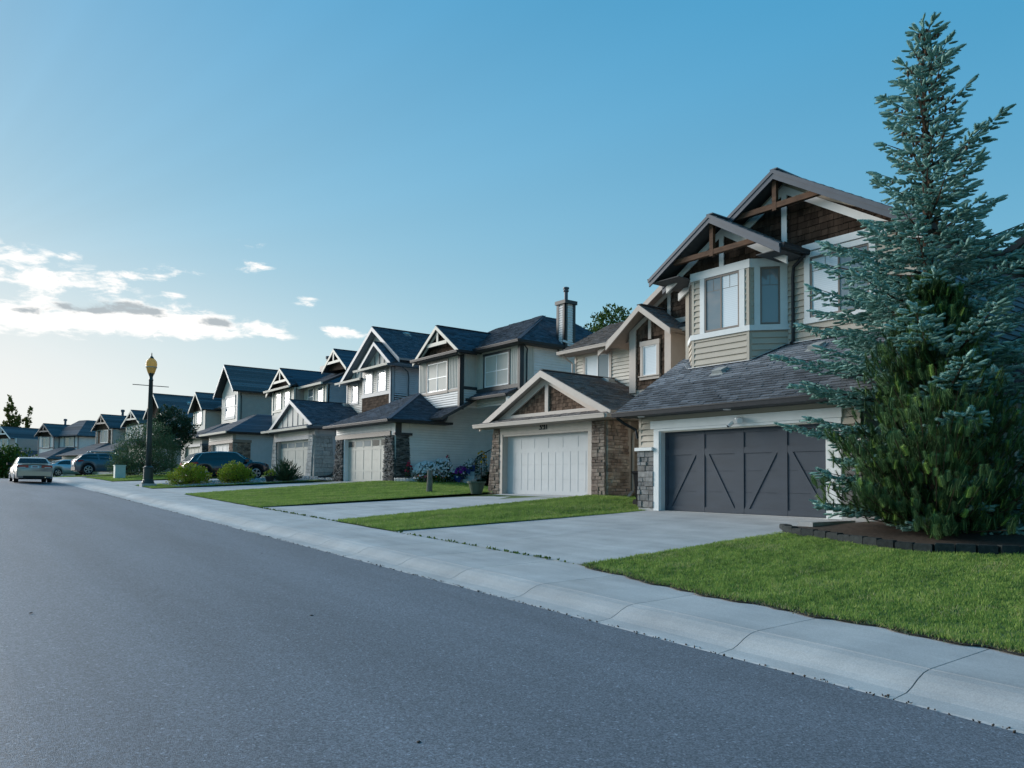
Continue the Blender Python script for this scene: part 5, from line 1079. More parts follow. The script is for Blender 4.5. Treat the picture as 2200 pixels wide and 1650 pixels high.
# ------------------------------------------------------------------ cars
def car(name, loc, rz, label, paint, L, Wd, kind, wheel=.33, group=None, badge=None):
    """x forward, origin on the ground under the middle"""
    root = empty(name, loc, rz, label, 'car', 'cars parked along the street')
    hw = Wd/2; fx, rx = L*.5-.86, -L*.5+(.98 if kind == 'sedan' else .82); zb = .20 if kind == 'sedan' else .24
    if kind == 'sedan': deck = [(-.5, .86), (-.485, .99), (-.44, 1.03), (-.30, 1.04), (-.2, .99), (.1, .96), (.22, .93), (.4, .80), (.47, .70), (.5, .55)]
    else: deck = [(-.5, .95), (-.49, 1.08), (-.46, 1.12), (-.2, 1.08), (.1, 1.06), (.2, 1.05), (.36, .98), (.45, .88), (.49, .78), (.5, .62)]
    if kind == 'sedan': roof = [(-.33, 1.06), (-.2, 1.36), (-.12, 1.435), (.02, 1.455), (.08, 1.42), (.24, .99)]; 
    else: roof = [(-.485, 1.1), (-.40, 1.50), (-.33, 1.585), (-.1, 1.64), (.04, 1.60), (.10, 1.56), (.275, 1.07)]
    if kind == 'sedan': hs = 1.0
    def interp(tab, t):
        for (a, b), (c, d) in zip(tab, tab[1:]):
            if t <= c: return b+(d-b)*(t-a)/(c-a)
        return tab[-1][1]
    N = 64; ra = wheel+.055; mb = MB(); V = []; n = 0
    for i in range(N+1):
        t = -.5+i/N; x = t*L; zt = interp(deck, t); e = abs(t)*2
        w = hw*(1-.16*max(0, e-.72)**2/.078*(.9 if t > 0 else .55)); bot = zb+(.06*max(0, e-.85)/.15)
        for wx in (fx, rx):
            if abs(x-wx) < ra: bot = max(bot, wheel+math.sqrt(ra*ra-(x-wx)**2))
        sh = zt-.06
        ring = [(w*.86, min(bot, sh-.06)), (w*.975, min(bot+.05, sh-.05)), (w, max(min(.55, sh-.04), bot+.06 if bot < sh-.12 else sh-.03)), (w*.985, sh-.01), (w*.93, zt-.012), (w*.6, zt+.012), (0, zt+.02)]
        full = ring+[(-a, b) for a, b in ring[-2::-1]]; n = len(full)
        V += [(x, a, b) for a, b in full]
    fs = [(i*n+k, i*n+k+1, (i+1)*n+k+1, (i+1)*n+k) for i in range(N) for k in range(n-1)]
    fs += [tuple(range(n-1, -1, -1)), tuple(N*n+k for k in range(n))]
    fs = [f[::-1] for f in fs]
    mb.add(V, fs); mb.obj('body', paint, root, smooth=True)
    MB().box(-L*.47, L*.47, -hw*.72, hw*.72, zb-.02, .6).obj('underbody', 'plastic_black', root)
    # cabin
    ts = [a for a, _ in roof]; tt = lin(ts[0], ts[-1], 33); V = []; m = 7
    def gh(t): return interp(roof, t)
    prof = []
    for t in tt:
        zt = gh(t); zd = interp(deck, t)-.03; k = max(0.0, (zt-zd)); wb = hw*.93; wt = hw*(.93-.21*min(1, k/.55))
        ring = [(wb, zd), (wb-(wb-wt)*.5, zd+k*.5), (wt, zd+k*.88), (wt*.9, zd+k*.975), (wt*.5, zd+k), (0, zd+k*1.008)]
        full = ring+[(-a, b) for a, b in ring[-2::-1]]; m = len(full); V += [(t*L, a, b) for a, b in full]; prof.append((t*L, zd, k, wb, wt))
    fs = [(i*m+k, (i+1)*m+k, (i+1)*m+k+1, i*m+k+1) for i in range(len(tt)-1) for k in range(m-1)]
    cb = MB().add(V, fs).obj('cabin', paint, root, smooth=True)
    # side glass
    def sidepatch(t0, t1, lo, hi, sg, nm='side_window', t0b=None, t1b=None):
        P = []; K = 8
        for i in range(K+1):
            f = i/K
            row = []
            for v in (lo, hi):
                ta = t0+(t1-t0)*f if v == hi else (t0b if t0b is not None else t0)+((t1b if t1b is not None else t1)-(t0b if t0b is not None else t0))*f
                zd = interp(deck, ta)-.03; kk = gh(ta)-zd; wb = hw*.93; wt = hw*(.93-.21*min(1, kk/.55)); yy = wb-(wb-wt)*(v/.88); row.append((ta*L, sg*(yy+.012), zd+kk*v))
            P += row
        f_ = [(2*i, 2*i+2, 2*i+3, 2*i+1) if sg < 0 else (2*i, 2*i+1, 2*i+3, 2*i+2) for i in range(K)]
        b = MB().add(P, f_).add([(a, c-sg*.01, d) for a, c, d in P], [q[::-1] for q in f_]); return b.obj(nm, 'car_glass', cb)
    g0, g1 = ts[0], ts[-1]
    for sg in (-1, 1):
        if kind == 'sedan': spl = [(-.235, -.03, -.29, -.03), (-.015, .085, -.015, .2)]
        elif kind == 'suv': spl = [(-.40, -.23, -.36, -.2), (-.225, -.02, -.19, -.02), (-.005, .10, -.005, .21)]
        else: spl = [(-.42, -.22, -.45, -.2), (-.19, -.02, -.18, -.02), (-.005, .10, -.005, .2)]
        for a, b, c, d in spl: sidepatch(a, b, .16, .84, sg, 'side_window', c, d)
        if kind == 'suv':
            pts = []
            for i in range(25):
                ta = -.40+(.24+.40)*i/24; zd = interp(deck, ta)-.03; kk = gh(ta)-zd; v = .9 if -.33 < ta < .1 else (.9-(-.33-ta)/.07*.72 if ta < -.33 else .9-(ta-.1)/.14*.75)
                v = max(v, .12); wb = hw*.93; wt = hw*(.93-.21*min(1, kk/.55)); pts.append((ta*L, sg*(wb-(wb-wt)*(v/.88)+.016), zd+kk*v))
            MB().tube(pts, .014, 5).obj('chrome_strip', 'chrome', cb)
    # screens
    def screen(ta, tb, va, vb, nm):
        rows = []
        for t, v in ((ta, va), (tb, vb)):
            zt = gh(t); zd = interp(deck, t)-.03; k = zt-zd; wb = hw*.93; wt = hw*(.93-.21*min(1, k/.55)); rows.append((t*L, wt*.86, zt))
        (x0, w0, z0), (x1, w1, z1) = rows; dd = Vector((z0-z1, 0, x1-x0)).normalized()*.014
        if dd.z < 0: dd = -dd
        P = [Vector((x0, -w0, z0))+dd, Vector((x0, w0, z0))+dd, Vector((x1, w1, z1))+dd, Vector((x1, -w1, z1))+dd]
        MB().add(P, [(0, 1, 2, 3), (3, 2, 1, 0)]).obj(nm, 'car_glass', cb)
    if kind == 'sedan': screen(-.315, -.205, 0, 0, 'rear_window'); screen(.215, .09, 0, 0, 'windscreen')
    else: screen(-.475, -.395, 0, 0, 'rear_window'); screen(.25, .115, 0, 0, 'windscreen')
    # wheels
    for wx in (fx, rx):
        for sg in (-1, 1):
            y = sg*(hw-.105)
            w = MB().tube([(wx, y-.11, wheel), (wx, y-.09, wheel), (wx, y+.09, wheel), (wx, y+.11, wheel)], [wheel*.93, wheel, wheel, wheel*.93], 28).obj('wheel', 'tyre', root)
            rim = MB(); ys = y+sg*.113
            for k in range(5):
                for dk_ in (-.16, .16):
                    a = 2*math.pi*k/5+dk_; rim.bar((wx+.05*math.cos(a), ys, wheel+.05*math.sin(a)), (wx+wheel*.66*math.cos(a-dk_*.2), ys, wheel+wheel*.66*math.sin(a-dk_*.2)), .035, .02, (0, 1, 0))
            rp_ = [(wx+wheel*.68*math.cos(2*math.pi*k/24), ys, wheel+wheel*.68*math.sin(2*math.pi*k/24)) for k in range(25)]; rim.tube(rp_, .016, 5); rim.tube([(wx, ys-.01, wheel), (wx, ys+.01, wheel)], .055, 12)
            rim.obj('rim', 'alloy', w)
            arch = [(wx+ra*math.cos(a), sg*(hw+.0), wheel+ra*math.sin(a)) for a in lin(-.15, math.pi+.15, 17)]; MB().tube(arch, .03 if kind != 'sedan' else .012, 6).obj('wheel_arch', 'plastic_black' if kind != 'sedan' else paint, root)
    for sg in (-1, 1):
        MB().box(L*.5*.36-.05, L*.5*.36+.14, sg*(hw+.02)-.1+sg*.07, sg*(hw+.02)+.1+sg*.07, 1.0, 1.14).obj('mirror', paint if kind != 'sedan' else 'plastic_black', root)
    xr = -L*.5
    if kind == 'sedan':
        for sg in (-1, 1):
            t = MB().prism(PL((xr-.012, 0, 0), (0, 1, 0), (0, 0, 1), (-1, 0, 0)), [(sg*.30, .83), (sg*.80, .83), (sg*.84, .965), (sg*.31, .965)], -.1, .02); q = t.obj('tail_light', 'tail_red', root)
            MB().prism(PL((xr-.012, 0, 0), (0, 1, 0), (0, 0, 1), (-1, 0, 0)), [(sg*.45, .815), (sg*.74, .815), (sg*.74, .86), (sg*.45, .86)], -.02, .026).obj('light_lens', 'lens_clear', q)
        pt = MB().prism(PL((xr-.015, 0, 0), (0, 1, 0), (0, 0, 1), (-1, 0, 0)), rect(-.2, .2, .80, .955), 0, .012).obj('licence_plate', 'plate_white', root)
        MB().prism(PL((xr-.027, 0, 0), (0, 1, 0), (0, 0, 1), (-1, 0, 0)), rect(-.12, .12, .85, .90), 0, .002).obj('plate_print', 'print_red', pt)
        MB().box(xr-.035, xr+.16, -hw*.86, hw*.86, .36, .62).obj('rear_bumper', paint, root); MB().box(xr-.045, xr, -hw*.6, hw*.6, .24, .38).obj('bumper_skirt', 'plastic_black', root)
        MB().box(xr+.02, xr+.14, -.62, .62, 1.02, 1.055).obj('spoiler', paint, root); MB().tube([(xr-.05, -.5, .3), (xr+.2, -.5, .3)], .03, 8).obj('exhaust', 'chrome', root)
    else:
        for sg in (-1, 1):
            MB().prism(PL((xr+.05, 0, 0), (0, 1, 0), (0, 0, 1), (-1, 0, 0)), [(sg*.42, .93), (sg*(hw*.9), .93), (sg*(hw*.9), 1.05), (sg*.45, 1.04)], -.25, .06).obj('tail_light', 'tail_red', root)
            MB().prism(PL((0, sg*hw*.965, 0), (1, 0, 0), (0, 0, 1), (0, sg, 0)), [(xr+.12, .95), (xr+.55, .99), (xr+.45, 1.07), (xr+.15, 1.07)], -.02, .03).obj('tail_light', 'tail_red', root)
            for hx in (-.18, .5): MB().bar((hx-.09, sg*(hw+.012), .93), (hx+.09, sg*(hw+.012), .93), .03, .035).obj('door_handle', paint, root)
        MB().box(xr-.03, xr+.1, -.26, .26, .72, .86).obj('licence_plate', 'plate_white', root); MB().box(xr+.0, xr+.3, -hw*.6, hw*.6, 1.575, 1.61).obj('spoiler', paint, root) if False else None
        MB().box(xr-.03, xr+.18, -hw*.8, hw*.8, .3, .56).obj('rear_bumper', 'plastic_black', root)
    if kind == 'box': 
        for sg in (-1, 1): MB().tube([(-1.5, sg*.55, 1.64), (-1.45, sg*.55, 1.74), (.2, sg*.55, 1.74), (.25, sg*.55, 1.64)], .03, 8).obj('roof_rail', 'chrome', root)
    return root
cx, cy, cz = at(4.32, 51.9); car('sedan', (cx, cy, cz-.005), math.pi/2, 'champagne beige sedan parked at the kerb seen from behind', 'car_beige', 4.7, 1.82, 'sedan', .32)
cx, cy, cz = at(12.85, 44.0); o_ = car('suv', (13.0, 44.0, 1.63), 0, 'glossy black SUV with chrome window line parked behind the yellow-green shrubs', 'car_black', 4.45, 1.84, 'suv', .35); o_.rotation_euler = (0, -math.radians(3.1), 0)
cx, cy, cz = at(10.6, 65.4); o_ = car('suv', (cx, cy, cz+.06), .04, 'blue-grey boxy SUV with roof rails parked beside the willow shrub', 'car_grey', 4.95, 1.98, 'box', .38)
cx, cy, cz = at(9.6, 76.0); car('hatchback', (cx, cy, cz+.04), .3, 'silver hatchback parked beyond the beige sedan', 'car_silver', 4.3, 1.8, 'sedan', .32)

# ------------------------------------------------------------------ small things by the houses
def pot(name, loc, mat, r, hgt, label, cat='planter', group=None):
    root = empty(name, loc, 0, label, cat, group)
    MB().lathe([(r*.62, 0), (r*.95, hgt*.86), (r*1.08, hgt*.86), (r*1.1, hgt), (r*.98, hgt), (r*.92, hgt*.9)], n=20).obj('bowl', mat, root, smooth=False)
    MB().lathe([(r*.9, hgt*.86), (r*.5, hgt*.9)], n=14).obj('soil', 'soil', root); return root
gx, gy = 16.1, 23.9; pot('flower_pot', (15.9, 23.35, gz(15.9, 23.35)+.0), 'pot_green', .32, .46, 'empty green flower pot beside the brick pier of house 391')
pot('flower_pot', (13.9, 39.55, gz(13.9, 39.55)), 'pot_black', .26, .34, 'black pot with a small yellow-green shrub on the gravel')
zz = gz(15.4, 25.9); st_ = MB(); st_.tube([(15.4, 25.9, zz-.1), (15.42, 25.9, zz+.35), (15.44, 25.92, zz+.85)], [.13, .115, .10], 12); tag(st_.obj('tree_stump', 'bark_grey', None), 'grey weathered tree stump standing in the lawn', 'stump')
def wheelie(loc, rz, label):
    r_ = empty('wheelie_bin', loc, rz, label, 'bin', 'black wheelie bins between houses')
    m = MB(); m.add([(-.22, -.2, .06), (.22, -.2, .06), (.22, .2, .06), (-.22, .2, .06), (-.29, -.27, .95), (.29, -.27, .95), (.29, .27, .95), (-.29, .27, .95)], [(3, 2, 1, 0), (4, 5, 6, 7), (0, 1, 5, 4), (1, 2, 6, 5), (2, 3, 7, 6), (3, 0, 4, 7)]); m.obj('bin_body', 'bin_black', r_)
    MB().box(-.32, .33, -.3, .3, .955, 1.02).obj('lid', 'bin_black', r_); MB().tube([(.3, -.2, .9), (.38, -.2, .95), (.38, .2, .95), (.3, .2, .9)], .015, 6).obj('handle', 'bin_black', r_)
    for y in (-.24, .24): MB().tube([(.22, y-.03, .1), (.22, y+.03, .1)], .1, 14).obj('bin_wheel', 'tyre', r_)
wheelie((16.55, 15.5, gz(16.55, 15.5)), 1.57, 'black wheelie bin between the grey stone pier and house 391'); wheelie((18.3, 40.3, gz(18.3, 40.3)), .3, 'black wheelie bin beside the dark stacked stone pier')
ext = MB().tube([(18.9, 42.9, 2.15), (18.5, 42.3, 1.98), (17.9, 41.6, 1.9), (17.3, 41.3, 1.86)], .07, 8); tag(ext.obj('drain_hose', 'black_metal', None), 'black corrugated drain hose lying on gravel by pale stone pier', 'hose')
ux, uy, uz = at(9.3, 54.0); ub = empty('utility_box', (ux, uy, uz-.02), 0, 'pale green metal utility box on the lawn by the willow shrub', 'utility box'); MB().box(-.3, .3, -.28, .28, 0, .82).obj('cabinet', 'utility_box', ub); MB().box(-.33, .33, -.31, .31, .82, .88).obj('cap', 'utility_box', ub)
# edging blocks round the planting bed
eb = empty('bed_edging', (13.3, 9.0, .6), 0, 'dark block edging curving round the conifer bed', 'edging')
EP = [(13.75, 9.12), (13.35, 8.75), (13.15, 8.25), (13.05, 7.7), (12.85, 7.1), (12.7, 6.5), (12.75, 5.8), (13.2, 5.0), (13.9, 4.4), (14.8, 4.0), (15.8, 3.8)]
def along(pts, step):
    out = []; acc = 0; nxt = 0
    for (a, b), (c, d) in zip(pts, pts[1:]):
        L = math.hypot(c-a, d-b); 
        while nxt <= acc+L: t = (nxt-acc)/L; out.append((a+(c-a)*t, b+(d-b)*t, math.atan2(d-b, c-a))); nxt += step
        acc += L
    return out
for x, y, a in along(EP, .29):
    a += RND.uniform(-.06, .06); u = Vector((math.cos(a), math.sin(a), 0)); v = Vector((-u.y, u.x, 0)); z = gz(x, y)-.08; hh_ = .225+RND.uniform(-.015, .015)
    pl = PL((x-13.3, y-9.0, z-.6), u, v, (0, 0, 1)); m = MB(); m.prism(pl, rect(-.137, .137, -.08, .08), 0, hh_-.015); m.prism(pl, rect(-.125, .125, -.068, .068), hh_-.015, hh_); m.obj('edging_block', 'edging', eb)
bd = MB(); 
bedpoly = [(q[0], q[1]) for q in EP]+[(17.3, 3.8), (17.3, 8.4), (15.6, 8.3), (14.6, 8.6)]
cxm, cym = 15.2, 6.4
bd.v.append((cxm, cym, gz(cxm, cym)+.16)); bd.a.append(.5)
for x, y in bedpoly: bd.v.append((x, y, gz(x, y)+.08)); bd.a.append(.5)
nb = len(bedpoly); bd.f += [(0, 1+(i+1) % nb, 1+i) for i in range(nb)]
bd.f = [f if True else f for f in bd.f]; o = bd.obj('planting_bed', 'soil'); o['kind'] = 'structure'
sd_ = MB(); 
for (x0, x1, y0, y1) in ((14.2, 15.6, 8.55, 9.0), (14.4, 16.9, 7.95, 8.5)): sheet(sd_, lin(x0, x1, 4), lin(y0, y1, 3), .03)
# ------------------------------------------------------------------ lawns
NR = np.random.default_rng(5)
def vG(l): return np.where(l > 112, G(112)-(l-112)*.03, .0265*l-.0008*np.maximum(0, l-50)**2)
_sl, _sv = [a for a, _ in SLAB], [b for _, b in SLAB]
def vHS(l): return np.where(l >= 62, 2.2+vG(l)-G(62), np.interp(l, _sl, _sv))
def vgz(s_, l): 
    g = vG(l); t = np.clip((s_-8.1)/8.5, 0, 1); return g+.19+(vHS(l)-g-.19)*t
def vW(s_, l):
    a = np.maximum(l-YC, 0)/RC; r = s_+RC-5.9
    return np.where(l <= YC, s_, XC+r*np.cos(a)), np.where(l <= YC, l, YC+r*np.sin(a))
def patch(x, y): return .5+.22*np.sin(x*1.7+1.3*np.sin(y*.9))+.18*np.sin(y*2.3+x*.7+2)+.1*np.sin(x*6.1-y*4.7)
ramp_mat('grass', [(0, (.12, .195, .048)), (.45, (.225, .335, .078)), (.8, (.31, .42, .10)), (1, (.40, .40, .19))], .6, trans=.35)
_ng = NR.random((512, 512))
def vnoise(x, y, cell):
    u, v = x/cell+300.5, y/cell+300.5; i, j = np.floor(u).astype(int), np.floor(v).astype(int); a, b = u-i, v-j
    f = lambda p_, q_: _ng[p_ % 512, q_ % 512]
    return (f(i, j)*(1-a)+f(i+1, j)*a)*(1-b)+(f(i, j+1)*(1-a)+f(i+1, j+1)*a)*b
def lawn(label, f0, f1, l0, l1, dens, hgt=.04, wid=.007, rows=24, group='lawns', skip=None):
    ls = lin(l0, l1, rows); sm = MB()
    sheet(sm, lambda l: lin(f0(l), f1(l), 14), ls, .012); o = sm.obj('lawn', 'lawn_soil'); o['kind'] = 'structure'
    smax = max(f1(l) for l in ls); smin = min(f0(l) for l in ls); N = int((smax-smin)*(l1-l0)*dens)
    s_ = NR.uniform(smin, smax, N); l = NR.uniform(l0, l1, N); a = np.array([f0(x) for x in ls]); b = np.array([f1(x) for x in ls])
    jit = NR.normal(0, .035, N)
    k = (s_ > np.interp(l, ls, a)-.02+jit) & (s_ < np.interp(l, ls, b)+.02+jit); s_, l = s_[k], l[k]; N = len(s_)
    x, y = vW(s_, l); z = vgz(s_, l)+.008; an = NR.uniform(0, 2*np.pi, N); cl = vnoise(x, y, .09); h_ = hgt*NR.uniform(.5, 1.2, N)*(.55+.9*cl); w = wid*NR.uniform(.7, 1.3, N); ln = h_*NR.uniform(.1, .8, N); la = NR.uniform(0, 2*np.pi, N)
    V = np.empty((N, 3, 3)); c, sn = np.cos(an)*w, np.sin(an)*w
    V[:, 0] = np.stack([x-c, y-sn, z], 1); V[:, 1] = np.stack([x+c, y+sn, z], 1); V[:, 2] = np.stack([x+np.cos(la)*ln, y+np.sin(la)*ln, z+h_], 1)
    var = np.clip(patch(x*1.3, y*1.3)*.25+.45*(cl-.5)+.35*(vnoise(x, y, .33)-.5)+.12*np.sin(l*5.2+s_*.4)+NR.normal(.34, .17, N), 0, .93); dry = vnoise(x+37, y+11, .8)*.6+vnoise(x, y, .25)*.4; var = np.where(NR.random(N) < .02+.35*np.clip((dry-.62)*4, 0, 1), 1.0, var)
    g = npmesh('grass', V.reshape(-1, 3), np.arange(N*3).reshape(-1, 3), 'grass', None, np.repeat(var, 3), kind='stuff'); tag(g, label, 'grass')
EL = [(-8, 19), (3.7, 19), (3.8, 15.9), (4.0, 14.85), (4.4, 13.95), (5.0, 13.2), (5.8, 12.75), (6.5, 12.68), (7.1, 12.82), (7.7, 13.02), (8.25, 13.12), (8.75, 13.32), (9.0, 13.6)]
e1 = lambda l: float(np.interp(l, [a for a, _ in EL], [b for _, b in EL]))
s1 = lambda l: float(np.interp(l, [-8, 6.5, 9.0], [7.62, 7.66, 8.1]))+.04*math.sin(l*5)+.03*math.sin(l*13)
lawn('mown lawn in front of the conifer bed', s1, e1, -7, 8.93, 3400, .045, .0075, 60)
def mid(l, a0, a1, b0, b1): pass
lawn('strip of lawn between the driveways of the charcoal and white garage doors', lambda l: 8.12 if l > 15.15 else 8.12+(15.2-l)/.65*7.6, lambda l: 18.8 if 15.1 < l < 17.9 else (15.7 if l < 15.15 else 17.1), 14.65, 18.28, 2300, .05, .008, 30)
lawn('lawn with the stump beside the grey house', lambda l: 8.12 if l > 24.0 else 8.12+(24.1-l)/.5*9, lambda l: 16.9 if l < 24.6 else (20.3 if l < 31.3 else (18.2 if l < 32.3 else 17.3)), 23.7, 33.1, 1500, .05, .010, 50)
lawn('grass verge by the lamp post', lambda l: 8.12, lambda l: 9.3 if l > 39.6 else 16.5, 38.95, 42.8, 700, .06, .012, 12)
lawn('lawn round the willow shrub', lambda l: 8.12, lambda l: 17.2, 49.5, 59.3, 500, .06, .014, 20)
lawn('far lawn beyond the grey SUV', lambda l: 8.12, lambda l: 16.6, 68.2, 112, 60, .08, .03, 30)
gv = MB(); sheet(gv, lin(9.2, 17.5, 12), lin(39.5, 42.9, 6), .02); o = gv.obj('gravel_bed', 'gravel'); o['kind'] = 'structure'
octv = np.array([[1, 0, 0], [-1, 0, 0], [0, 1, 0], [0, -1, 0], [0, 0, .7], [0, 0, -.7]], float); octf = np.array([[0, 2, 4], [2, 1, 4], [1, 3, 4], [3, 0, 4], [2, 0, 5], [1, 2, 5], [3, 1, 5], [0, 3, 5]])
def scatter_stones(n, s0, s1_, l0, l1, r, label):
    s_ = NR.uniform(s0, s1_, n); l = NR.uniform(l0, l1, n); x, y = vW(s_, l); p = np.stack([x, y, vgz(s_, l)+.03], 1)
    V, F, va = stamp(octv, octf, p, NR.normal(0, 1, (n, 3)), r*NR.uniform(.5, 1.3, (n, 3)), NR.uniform(0, 6, n), NR.random(n)); tag(npmesh('gravel', V, F, 'gravel', None, va, kind='stuff'), label, 'gravel')
scatter_stones(3500, 9.3, 18.0, 39.2, 42.8, .05, 'pale gravel round the shrubs beside the black SUV')

# ------------------------------------------------------------------ foliage templates
def finger(rows=6, per=5, core=True, nl=.26, spread=.75, wid=.05, r0=.085):
    V, F = [], []
    if core:
        for z, r in ((0, r0*.8), (.7, r0), (1.0, r0*.25)):
            for k in range(5): a = 2*math.pi*k/5; V.append((r*math.cos(a), r*math.sin(a), z))
        for i in range(2):
            for k in range(5): a, b, c, d = i*5+k, i*5+(k+1) % 5, (i+1)*5+(k+1) % 5, (i+1)*5+k; F += [(a, b, c), (a, c, d)]
    for i in range(rows):
        z = .06+.9*i/(rows-1)
        for k in range(per):
            a = 2*math.pi*(k+.37*i)/per; ca, sa = math.cos(a), math.sin(a); b = len(V); L = nl*(1-.25*i/rows)
            V += [(-sa*wid+ca*.03, ca*wid+sa*.03, z), (sa*wid+ca*.03, -ca*wid+sa*.03, z), (ca*L*spread, sa*L*spread, z+L*(1.2-spread))]; F.append((b, b+1, b+2))
    return np.array(V), np.array(F)
LEAF = (np.array([[0, 0, 0], [.42, .06, .45], [0, 0, 1], [-.42, .06, .45]], float), np.array([[0, 1, 2], [0, 2, 3]]))
ramp_mat('spruce', [(0, (.065, .140, .110)), (.4, (.140, .275, .235)), (.75, (.24, .40, .355)), (1, (.36, .53, .49))], .65, spec=.2)
ramp_mat('pine', [(0, (.032, .070, .030)), (.5, (.072, .145, .052)), (.85, (.125, .22, .066)), (1, (.26, .40, .09))], .65, spec=.2)
ramp_mat('willow', [(0, (.045, .085, .045)), (.6, (.085, .15, .075)), (1, (.15, .22, .12))], .6, trans=.25)
ramp_mat('golden', [(0, (.11, .18, .02)), (.55, (.23, .30, .025)), (.93, (.38, .38, .035)), (1, (.2, .05, .03))], .6, trans=.25)
ramp_mat('juniper', [(0, (.02, .045, .022)), (.6, (.045, .085, .038)), (1, (.09, .13, .05))], .65)
ramp_mat('leaf_green', [(0, (.03, .065, .015)), (.6, (.06, .115, .022)), (1, (.11, .17, .03))], .6, trans=.25)
ramp_mat('leaf_dark', [(0, (.018, .04, .024)), (.6, (.035, .07, .04)), (1, (.07, .11, .06))], .6, trans=.2)
ramp_mat('poplar', [(0, (.06, .075, .02)), (.6, (.11, .125, .03)), (1, (.18, .16, .05))], .6, trans=.35)
ramp_mat('petals', [(0, (.70, .71, .72)), (.5, (.66, .66, .70)), (.62, (.55, .05, .12)), (.8, (.6, .25, .02)), (1, (.25, .02, .33))], .6, trans=.3)
ramp_mat('purple_petals', [(0, (.14, .01, .20)), (1, (.30, .02, .36))], .6, trans=.3)
ramp_mat('white_petals', [(0, (.55, .56, .60)), (1, (.78, .78, .78))], .6, trans=.3)
ramp_mat('yellow_petals', [(0, (.6, .28, .01)), (1, (.75, .42, .02))], .6, trans=.3)
ramp_mat('red_petals', [(0, (.35, .01, .03)), (1, (.55, .05, .1))], .6, trans=.3)

# ------------------------------------------------------------------ blue spruce
def spruce(loc, H, label):
    root = empty('spruce_tree', loc, 0, label, 'tree'); rr = random.Random(4)
    MB().tube([(0, 0, -.1), (.02, 0, H*.3), (-.02, .03, H*.65), (-.03, .05, H*.98)], [.17, .13, .07, .012], 10).obj('trunk', 'bark', root)
    prof = [(0, 1.9), (.12, 2.3), (.28, 2.45), (.4, 2.45), (.48, 2.1), (.55, 1.55), (.61, 1.05), (.70, 1.15), (.77, .88), (.86, .62), (.91, .42), (.97, .2), (1, .06)]
    pos, ax, sc, va = [], [], [], []; br = MB(); cones = []
    z = .15
    while z < H*.985:
        t = z/H; Rm = float(np.interp(t, [a for a, _ in prof], [b for _, b in prof])); nb = 9 if t < .5 else (8 if t < .64 else 5); a0 = rr.uniform(0, 6.3)
        for k in range(nb):
            a = a0+2*math.pi*k/nb+rr.uniform(-.3, .3); L = Rm*rr.choice((rr.uniform(.35, .7), rr.uniform(.65, 1.0), rr.uniform(.95, 1.22))); d = Vector((math.cos(a), math.sin(a), 0)); sd = Vector((-d.y, d.x, 0)); zz = z+rr.uniform(-.07, .07)
            slope = -.16+.55*t+rr.uniform(-.08, .08); upc = .16 if t < .6 else .28
            P = lambda f: d*(L*f)+Vector((0, 0, zz+L*(slope*f+upc*f*f)-(.0 if t > .5 else .0)))
            br.tube([P(0), P(.5), P(1)], [.02+.012*L, .012+.004*L, .004], 4, cap=False)
            f = max(.12, .22 if L > 1 else .1); step = .135/max(L, .3)
            while f < 1.0:
                tl = max(.06, ((.42 if t < .6 else .30)*L*(1-f)+(.11 if t < .6 else .075))*rr.uniform(.6, 1.2)); tl = min(tl, .55)
                for sg in (-1, 1):
                    tw = (d*.75+sd*sg*rr.uniform(.55, .95)).normalized(); tw.z += rr.uniform(-.22, .12); q = .05
                    while q < tl:
                        p = P(f)+tw*q+Vector((0, 0, -.16*q*q)); s2 = 1 if rr.random() < .5 else -1; cr = tw.cross(Vector((0, 0, 1)))
                        fd = (tw*.8+cr*s2*rr.uniform(.3, .9)+Vector((0, 0, rr.uniform(-.35, .42)))).normalized(); pos.append(p); ax.append(fd); sc.append(rr.uniform(.10, .16)); va.append(rr.gauss(.5, .2)); q += .084
                    p = P(f)+tw*tl; pos.append(p); ax.append(tw+Vector((0, 0, .15))); sc.append(rr.uniform(.12, .17)); va.append(rr.gauss(.62, .18))
                f += step
            for e_ in range(3): pos.append(P(1-.04*e_)); ax.append((d+Vector((0, 0, .35))+sd*rr.uniform(-.6, .6)).normalized()); sc.append(rr.uniform(.16, .22)); va.append(rr.gauss(.65, .18))
            if .55 < t < .97:
                for e_ in range(7 if t > .68 else 2): q = P(rr.uniform(.08, .75)); cones.append((q.x+rr.uniform(-.06, .06), q.y+rr.uniform(-.06, .06), q.z-.02))
        z += .37 if t < .6 else .33
    for e_ in range(26): pos.append(Vector((-.03, .05, H*.86+e_*.055))); ax.append(Vector((rr.uniform(-.7, .7), rr.uniform(-.7, .7), 1))); sc.append(.14); va.append(.5)
    TV, TF = finger(6, 6, True, .30, .85, .045, .16)
    V, F, vv = stamp(TV, TF, np.array([tuple(p) for p in pos]), np.array([tuple(p) for p in ax]), np.array(sc), NR.uniform(0, 6, len(pos)), np.clip(np.array(va), 0, 1))
    br.obj('branches', 'bark', root, kind='stuff'); npmesh('crown', V, F, 'spruce', root, vv, kind='stuff')
    m = MB()
    for c in cones: m.lathe([(.008, 0), (.02, -.02), (.022, -.06), (.006, -.095)], c, 6)
    m.obj('cones', 'cone_brown', root, smooth=True, kind='stuff'); print('spruce fingers', len(pos), len(F))
spruce((15.35, 6.95, gz(15.35, 6.95)), 10.12, 'tall blue spruce with brown cones at its top in the edged bed')

